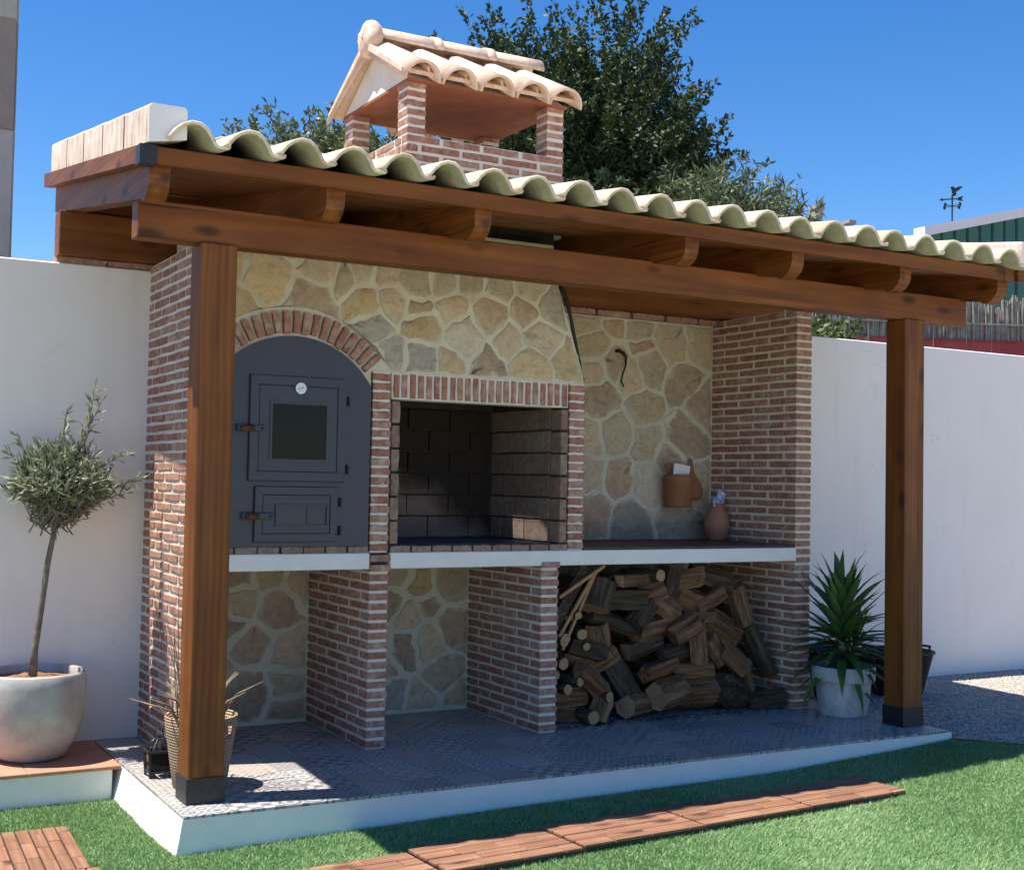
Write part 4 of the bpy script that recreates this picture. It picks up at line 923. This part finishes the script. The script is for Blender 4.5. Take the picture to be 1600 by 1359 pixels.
# lantern
la = thing('lantern', (-.07, -.14, 0), 'small black lantern with a wire dome on the floor by the brick wall', 'lantern')
lx, ly = -.07, -.14
for sx in (-1, 1):
    for sy in (-1, 1): MB().put(*bar((lx+sx*.042, ly+sy*.042, 0), (lx+sx*.050, ly+sy*.050, .115), .009, .009)).mk('leg', M_blackmetal, la)
for z, k in ((.025, .043), (.112, .051)):
    m = MB()
    for a, b in (((-1, -1), (1, -1)), ((1, -1), (1, 1)), ((1, 1), (-1, 1)), ((-1, 1), (-1, -1))): m.put(*bar((lx+a[0]*k, ly+a[1]*k, z), (lx+b[0]*k, ly+b[1]*k, z), .009, .01))
    m.mk('frame', M_blackmetal, la)
for sx, sy in ((1, 0), (-1, 0), (0, 1), (0, -1)): MB().put([(lx+sx*.043-sy*.038, ly+sy*.043-sx*.038, .03), (lx+sx*.043+sy*.038, ly+sy*.043+sx*.038, .03), (lx+sx*.049+sy*.043, ly+sy*.049+sx*.043, .107), (lx+sx*.049-sy*.043, ly+sy*.049-sx*.043, .107)], [(0, 1, 2, 3)]).mk('pane', M_glass, la)
m = MB()
for k in range(12):
    a = 2*math.pi*k/12; m.tube([(lx+.046*math.cos(a)*math.cos(e), ly+.046*math.sin(a)*math.cos(e), .115+.05*math.sin(e)) for e in np.linspace(0, 1.45, 6)], .003, 5)
m.lathe([(.043, .115), (.04, .13), (.028, .15), (.001, .158)], lx, ly, 20); m.mk('dome', M_blackmetal, la)
MB().tube([(lx, ly, .16), (lx, ly, .178)], [.012, .009], 10).mk('knob', M_blackmetal, la)
MB().tube([(lx-.02, ly, .17), (lx-.016, ly, .20), (lx, ly, .212), (lx+.016, ly, .20), (lx+.02, ly, .17)], .003, 6).mk('handle', M_blackmetal, la)

# ------------------------------------------------------------------ firewood
def log_mesh(L, w, seed, kind):
    r = random.Random(seed); n = r.choice((4, 5, 5, 6, 7)) if kind == 'split' else 10; prof = []
    if kind == 'split':
        a0 = r.uniform(0, 6.28)
        for k in range(n):
            a = a0+6.283*k/n+r.uniform(-.24, .24); q = w*.5*r.uniform(.66, 1.2); prof.append((math.cos(a)*q, math.sin(a)*q))
    else: prof = [(math.cos(6.283*k/n)*w/2*r.uniform(.93, 1.06), math.sin(6.283*k/n)*w/2*r.uniform(.93, 1.06)) for k in range(n)]
    v = []; S = 5
    for i in range(S):
        t = i/(S-1)-.5; j = w*(.028 if kind == 'split' else .04); sk = r.uniform(-j, j), r.uniform(-j, j); k = 1-.05*abs(t)
        for p in prof: v.append((t*L+(r.uniform(-.014, .014) if i in (0, S-1) and kind == 'split' else 0), p[0]*k+sk[0]+r.uniform(-j, j)*.7, p[1]*k+sk[1]+r.uniform(-j, j)*.7))
    f = [(i*n+k, i*n+(k+1) % n, (i+1)*n+(k+1) % n, (i+1)*n+k)[::-1] for i in range(S-1) for k in range(n)]+[tuple(range(n)), tuple(range(S*n-1, (S-1)*n-1, -1))]
    me = mesh('firewood_log', v, f, [M_log, M_logend]); 
    if kind == 'round' or r.random() < .4: me.polygons[-1].material_index = me.polygons[-2].material_index = 1
    return me
LOGS = [(2.51, 0.54, 0.28, 0.09, -17), (2.87, 0.62, 0.19, 0.16, -30), (2.59, 0.67, 0.2, 0.16, 0), (2.38, 0.70, 0.15, 0.15, 70), (2.42, 0.44, 0.16, 0.15, -80), (2.57, 0.24, 0.26, 0.14, -60), (2.75, 0.4, 0.22, 0.1, 15), (2.8, 0.27, 0.22, 0.13, 8), (3.08, 0.41, 0.22, 0.14, -80), (3.07, 0.24, 0.22, 0.11, 3), (2.87, 0.12, 0.2, 0.16, 5), (2.66, 0.07, 0.17, 0.12, 0), (3.33, 0.11, 0.2, 0.15, -25), (3.1, 0.11, 0.2, 0.15, 0), (3.47, 0.19, 0.18, 0.1, -70), (3.35, 0.28, 0.18, 0.13, -40), (3.58, 0.33, 0.3, 0.11, -60), (3.29, 0.47, 0.22, 0.17, -30), (3.42, 0.60, 0.22, 0.14, -70), (3.23, 0.77, 0.24, 0.12, -15), (3.04, 0.77, 0.15, 0.13, 10), (2.89, 0.77, 0.15, 0.14, 80), (3.07, 0.65, 0.17, 0.13, -20), (3.12, 0.55, 0.18, 0.1, 0), (2.78, 0.5, 0.2, 0.11, 10), (2.31, 0.33, 0.23, 0.1, -20), (2.34, 0.24, 0.22, 0.11, -35), (2.22, 0.15, 0.22, 0.1, 0), (2.22, 0.055, 0.22, 0.1, 0), (3.57, 0.06, 0.22, 0.1, 5), (2.42, 0.07, 0.12, 0.12, 70), (2.32, 0.40, 0.2, 0.1, -15), (2.6, 0.78, 0.2, 0.1, 0), (2.96, 0.50, 0.15, 0.13, 30), (2.95, 0.34, 0.16, 0.11, 10), (2.70, .58, .16, .13, 40), (3.2, .64, .16, .12, 30), (2.47, .34, .16, .11, 30), (3.22, .35, .16, .12, -50), (2.75, .70, .16, .12, 20)]
rl = random.Random(21); GP = 'firewood stacked under the counter'
for i, (x, z, L, w, a) in enumerate(LOGS):
    dark = rl.random() < .32
    lb = ('dark bark-covered' if dark else 'brown split')+' log '+('lying flat' if abs(a) < 12 else 'upright' if abs(a) > 65 else 'leaning')+', '+('on the floor' if z < .13 else 'low in the woodpile' if z < .32 else 'halfway up the woodpile' if z < .56 else 'near the top of the woodpile')+', '+('by the brick partition' if x < 2.45 else 'by the brick side wall' if x > 3.3 else 'toward the partition' if x < 2.87 else 'toward the side wall')
    o = link('firewood_log', log_mesh(L*1.12, w*1.12, i, 'split'), None, (x, .15+rl.uniform(-.06, .05), z), (rl.uniform(0, 6.28), rad(-a), rl.uniform(-.35, .35)), label=lb, cat='firewood', group=GP); o.color = ((.8 if dark else .22)+rl.uniform(-.15, .15), 0, 0, 1)
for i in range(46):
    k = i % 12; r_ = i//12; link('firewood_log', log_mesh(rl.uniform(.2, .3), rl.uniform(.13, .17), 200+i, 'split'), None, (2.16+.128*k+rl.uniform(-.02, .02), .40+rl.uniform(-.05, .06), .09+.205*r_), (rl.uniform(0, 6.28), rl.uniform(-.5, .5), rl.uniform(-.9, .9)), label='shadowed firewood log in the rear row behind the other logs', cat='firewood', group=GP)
for i, (x, z, r_) in enumerate([(2.27, .51, .03), (2.165, .48, .026), (2.105, .47, .03), (2.11, .36, .034), (2.10, .29, .028), (2.31, .055, .04), (2.29, .445, .022), (2.40, .15, .03), (2.74, .80, .036), (2.23, .62, .022), (2.2, .25, .027), (2.13, .215, .03)]):
    link('firewood_branch', log_mesh(.26, r_*2, 90+i, 'round'), None, (x, .16, z), (0, rl.uniform(-.15, .15), rad(90)+rl.uniform(-.3, .3)), label=('thick' if r_ > .032 else 'slim' if r_ > .026 else 'thin')+' round branch with pale sawn end, '+('on the floor' if z < .1 else 'low in the woodpile' if z < .3 else 'halfway up the woodpile' if z < .5 else 'near the top of the woodpile')+(', touching the partition' if x < 2.15 else ''), cat='firewood', group='round branches in the firewood stack')
for i, (p, q) in enumerate([((2.09, .70), (2.40, .862)), ((2.10, .49), (2.36, .845)), ((2.13, .42), (2.365, .84)), ((2.085, .55), (2.30, .855))]):
    v, f = bar((p[0], .035+.012*i, p[1]), (q[0], .07+.012*i, q[1]), .012, .016 if i < 3 else .07); mk('wood_offcut', v, f, M_endgrain if i < 3 else M_log, None, label=('thin sawn offcut leaning flattest of those against the woodpile', 'thin sawn offcut between two others against the woodpile', 'thin sawn offcut with its foot lowest against the woodpile')[i] if i < 3 else 'wide dark board leaning behind the thin offcuts in the woodpile', cat='offcut', group='offcuts leaning on the woodpile')

def crumbs():
    n = 420; x = rng.uniform(2.08, 3.68, n); y = .06+np.abs(rng.normal(0, .04, n))*rng.choice((-.6, 1), n); L = rng.uniform(.006, .03, n)
    B = np.stack([x, y, np.full(n, .003)], 1); D = np.stack([np.cos(x*91), np.sin(x*91), 0*x+.05], 1); v, f = leaf_quads(B, D, L, L*rng.uniform(.2, .6, n)); v[:, 2] = np.clip(v[:, 2], .002, .009)
    link('bark_crumbs', arrays('bark_crumbs', v, f, M_log), kind='stuff')['label'] = 'bark crumbs and splinters on the floor before the woodpile'
crumbs()
# ------------------------------------------------------------------ things on the counter and on the stone wall
cr = thing('clay_crock', (3.368, .70, 1.17), 'brown clay crock hung on the stone wall with white paper inside', 'crock')
MB().lathe([(.001, 1.172), (.083, 1.172), (.088, 1.18), (.093, 1.30), (.092, 1.372), (.086, 1.376), (.083, 1.37), (.08, 1.2), (.001, 1.195)], 3.368, .70, 36).mk('body', M_clay, cr, smooth=True)
MB().tube([(3.285, .70, 1.36), (3.268, .70, 1.40), (3.275, .70, 1.432), (3.30, .70, 1.44), (3.318, .70, 1.425)], .008, 8).mk('handle', M_clay, cr, smooth=True)
m = MB()
for k in range(3): m.put(*bar((3.31+.012*k, .67+.018*k, 1.405-.006*k), (3.435, .672+.018*k, 1.390-.006*k), .004, .085))
m.mk('paper', M_paper, cr)
MB().put(*bar((3.368, .785, 1.33), (3.368, .815, 1.33), .02, .02)).mk('wall_hook', M_blackmetal, cr)
be = thing('bellows', (3.545, .765, 1.23), 'brown wooden bellows hung on the stone wall beside the crock', 'bellows')
prof = [(.001, 1.215), (.03, 1.218), (.058, 1.24), (.068, 1.275), (.06, 1.315), (.036, 1.36), (.018, 1.395), (.014, 1.44), (.013, 1.47), (.001, 1.475)]
mm = MB().lathe(prof, 0, 0, 24); vv = np.array(mm.v); vv[:, 1] *= .5; vv[:, 0] += 3.553-(vv[:, 2]-1.215)*.14; vv[:, 1] += .768; mk('body', vv, mm.f, M_clay, be, smooth=True)
MB().tube([(3.52, .765, 1.465), (3.517, .78, 1.482), (3.515, .80, 1.486)], .003, 6).mk('loop', M_cable, be)
vs = thing('vase', (3.615, .62, .967), 'pink clay vase on the counter with a blue and white packet in its mouth', 'vase')
MB().lathe([(.001, .967), (.052, .967), (.06, .975), (.078, 1.02), (.086, 1.07), (.078, 1.115), (.056, 1.155), (.044, 1.18), (.046, 1.2), (.042, 1.2), (.038, 1.18), (.03, 1.1), (.001, 1.05)], 3.615, .62, 36).mk('body', M_pinkclay, vs, smooth=True)
sp = thing('packet', (3.63, .60, 1.19), 'crumpled blue and white packet stuck in the clay vase', 'packet')
v = np.array(cbox(-.03, .03, -.012, .012, -.045, .05, .006)[0]); f = cbox(-.03, .03, -.012, .012, -.045, .05, .006)[1]; v += rng.normal(0, .004, v.shape); mk('body', v@np.array(Matrix.Rotation(rad(24), 3, 'Y')).T+np.array([3.632, .61, 1.225]), f, M_blueplastic, sp)
v2 = np.array(cbox(-.03, .015, -.008, .008, -.03, .02, .005)[0])+rng.normal(0, .004, (24, 3)); mk('flap', v2+np.array([3.60, .60, 1.212]), f, M_blueplastic, sp)
MB().tube([(2.945, .80, 2.135), (2.955, .775, 2.138), (2.985, .77, 2.125), (3.01, .775, 2.10), (3.012, .78, 2.05), (2.995, .785, 2.0), (2.985, .788, 1.95), (3.005, .787, 1.915)], [.012, .012, .011, .008, .006, .005, .005, .004], 8).mk('cable', M_cable, None, smooth=True, label='black cable end hanging out of the stone wall', cat='cable')
MB().tube([(2.04, -.001, 2.36), (2.062, -.004, 2.33), (2.095, -.002, 2.25), (2.12, .004, 2.17), (2.15, .012, 2.07), (2.185, .02, 1.96), (2.21, .03, 1.85)], [.012, .012, .011, .010, .009, .008, .006], 8).mk('cable', M_cable, None, smooth=True, label='black cable running down the right edge of the stone hood', cat='cable')
MB().tube([(2.215+.012*math.sin(t*2), .03+.006*math.cos(t), 1.53+.055*math.sin(t)) for t in np.linspace(0, 12, 40)], .0025, 5).mk('wire_coil', M_cable, None, label='small coil of dark wire hanging on the firebox pillar', cat='wire')

# ------------------------------------------------------------------ beyond the walls
cp = box('clad_pillar', -.62, -.163, 4.0, 4.45, -.24, 9, M_concrete, c=.01, label='tall stone clad pillar beyond the white wall', cat='pillar')
for z0, z1, m_ in ((2.2, 3.78, M_concrete), (3.79, 4.585, M_conc_dark), (4.60, 6.2, M_concrete)):
    box('panel', -.58, -.167, 3.985, 4.0, z0, z1, m_, cp, c=.002); box('panel', -.163, -.150, 4.01, 4.44, z0, z1, m_, cp, c=.002)
def shed():
    t = thing('metal_shed', (24, 15, -.24), 'green corrugated metal building with white roof trim', 'building'); x0, x1, y = 19.9, 30, 14.
    zt = lambda x: 6.93+(x-19.9)*.25
    v = []; f = []; k = 0; X = []; x = x0+.25
    while x < x1: X += [(x, .0), (x+.30, .0), (x+.33, .06), (x+.375, .06), (x+.40, 0)]; x += .405
    for px, d in X: v += [(px, y+d, -.24), (px, y+d, zt(px)-.12)]
    f = [(2*i, 2*i+2, 2*i+3, 2*i+1) for i in range(len(X)-1)]
    mk('cladding', v, f, M_green, t)
    MB().prism([(x0-.05, zt(x0)-.14), (x1, zt(x1)-.14), (x1, zt(x1)+.07), (x0-.05, zt(x0)+.07)], 1, y-.12, y+.2).mk('roof_trim', M_whitetrim, t)
    box('corner_trim', x0, x0+.26, y-.05, y+.2, -.24, zt(x0)-.14, M_whitetrim, t); MB().prism([(x0, -.24), (x1, -.24), (x1, zt(x1)-.2), (x0, zt(x0)-.2)], 1, y+.2, y+9).mk('body', M_green, t)
    wv = thing('weather_vane', (20.88, 14.05, 7.24), 'dark weather vane with an arrow and flying bird on the green shed', 'weather vane'); wx, wy, wz = 20.88, 14.05, 7.2
    MB().tube([(wx, wy, wz), (wx, wy, wz+.62)], .018, 7).mk('mast', M_blackmetal, wv)
    MB().put(*bar((wx-.33, wy, wz+.50), (wx+.27, wy, wz+.60), .02, .026)).mk('arrow', M_blackmetal, wv)
    MB().prism([(wx-.40, wz+.49), (wx-.30, wz+.47), (wx-.31, wz+.535)], 1, wy-.012, wy+.012).mk('arrow_head', M_blackmetal, wv)
    MB().prism([(wx+.18, wz+.55), (wx+.33, wz+.55), (wx+.29, wz+.60), (wx+.34, wz+.67), (wx+.2, wz+.62)], 1, wy-.012, wy+.012).mk('arrow_tail', M_blackmetal, wv)
    MB().prism([(wx-.03, wz+.60), (wx+.06, wz+.63), (wx+.12, wz+.66), (wx+.10, wz+.72), (wx+.2, wz+.78), (wx+.33, wz+.88), (wx+.2, wz+.86), (wx+.08, wz+.80), (wx+.02, wz+.84), (wx-.05, wz+.82), (wx-.01, wz+.76), (wx+.01, wz+.68)], 1, wy-.015, wy+.015).mk('bird', M_blackmetal, wv)
    for a, b in (((-.2, 0), (.2, .0)), ((0, -.2), (0, .2))): MB().put(*bar((wx+a[0], wy+a[1], wz+.40), (wx+b[0], wy+b[1], wz+.40), .014, .014)).mk('cross_arm', M_blackmetal, wv)
    for dx, dy in ((-.22, 0), (.22, 0), (0, -.22), (0, .22)): MB().prism([(wx+dx-.03, wz+.36), (wx+dx+.03, wz+.36), (wx+dx+.03, wz+.44), (wx+dx-.03, wz+.44)], 1, wy+dy-.01, wy+dy+.01).mk('compass_letter', M_blackmetal, wv)
shed()
rwl = MB().prism([(8.6, 4.9), (13.0, 3.1), (13.06, 3.3), (8.66, 5.1)], 2, -.24, 3.02).mk('red_wall', M_red, None, label='dark red wall with a reed screen above the white garden wall', cat='wall')
rs = thing('reed_screen', (9.6, 4.7, 3.0), 'dry reed screen fixed on top of the red wall', 'screen')
rl = random.Random(2); m = MB()
for i in range(640):
    t = i/639; x = 7.6+5.2*t; y = 5.34-(x-7.6)*.409; m.put(*bar((x+rl.uniform(-.01, .01), y+rl.uniform(-.02, .02), 1.6), (x+rl.uniform(-.04, .04), y+rl.uniform(-.02, .02), 3.46+rl.uniform(-.1, .1)), .013, .013))
o = m.mk('reeds', M_reed, rs); o['kind'] = 'stuff'
for z in (2.2, 3.2): MB().put(*bar((7.6, 5.31, z), (12.8, 3.18, z), .02, .02)).mk('batten', M_reed, rs)
for x, y, z, w in ((11.27, 8, 5.31, .135), (11.915, 8, 5.18, .11)):
    t = box('concrete_post', x-w/2, x+w/2, y-w/2, y+w/2, -.24, z, M_concrete, c=.01, label='grey concrete post showing above the roof tiles' if w > .12 else 'short capped concrete post above the roof tiles', cat='post'); box('cap', x-w*.62, x+w*.62, y-w*.62, y+w*.62, z-.02, z+.03, M_concrete, t)
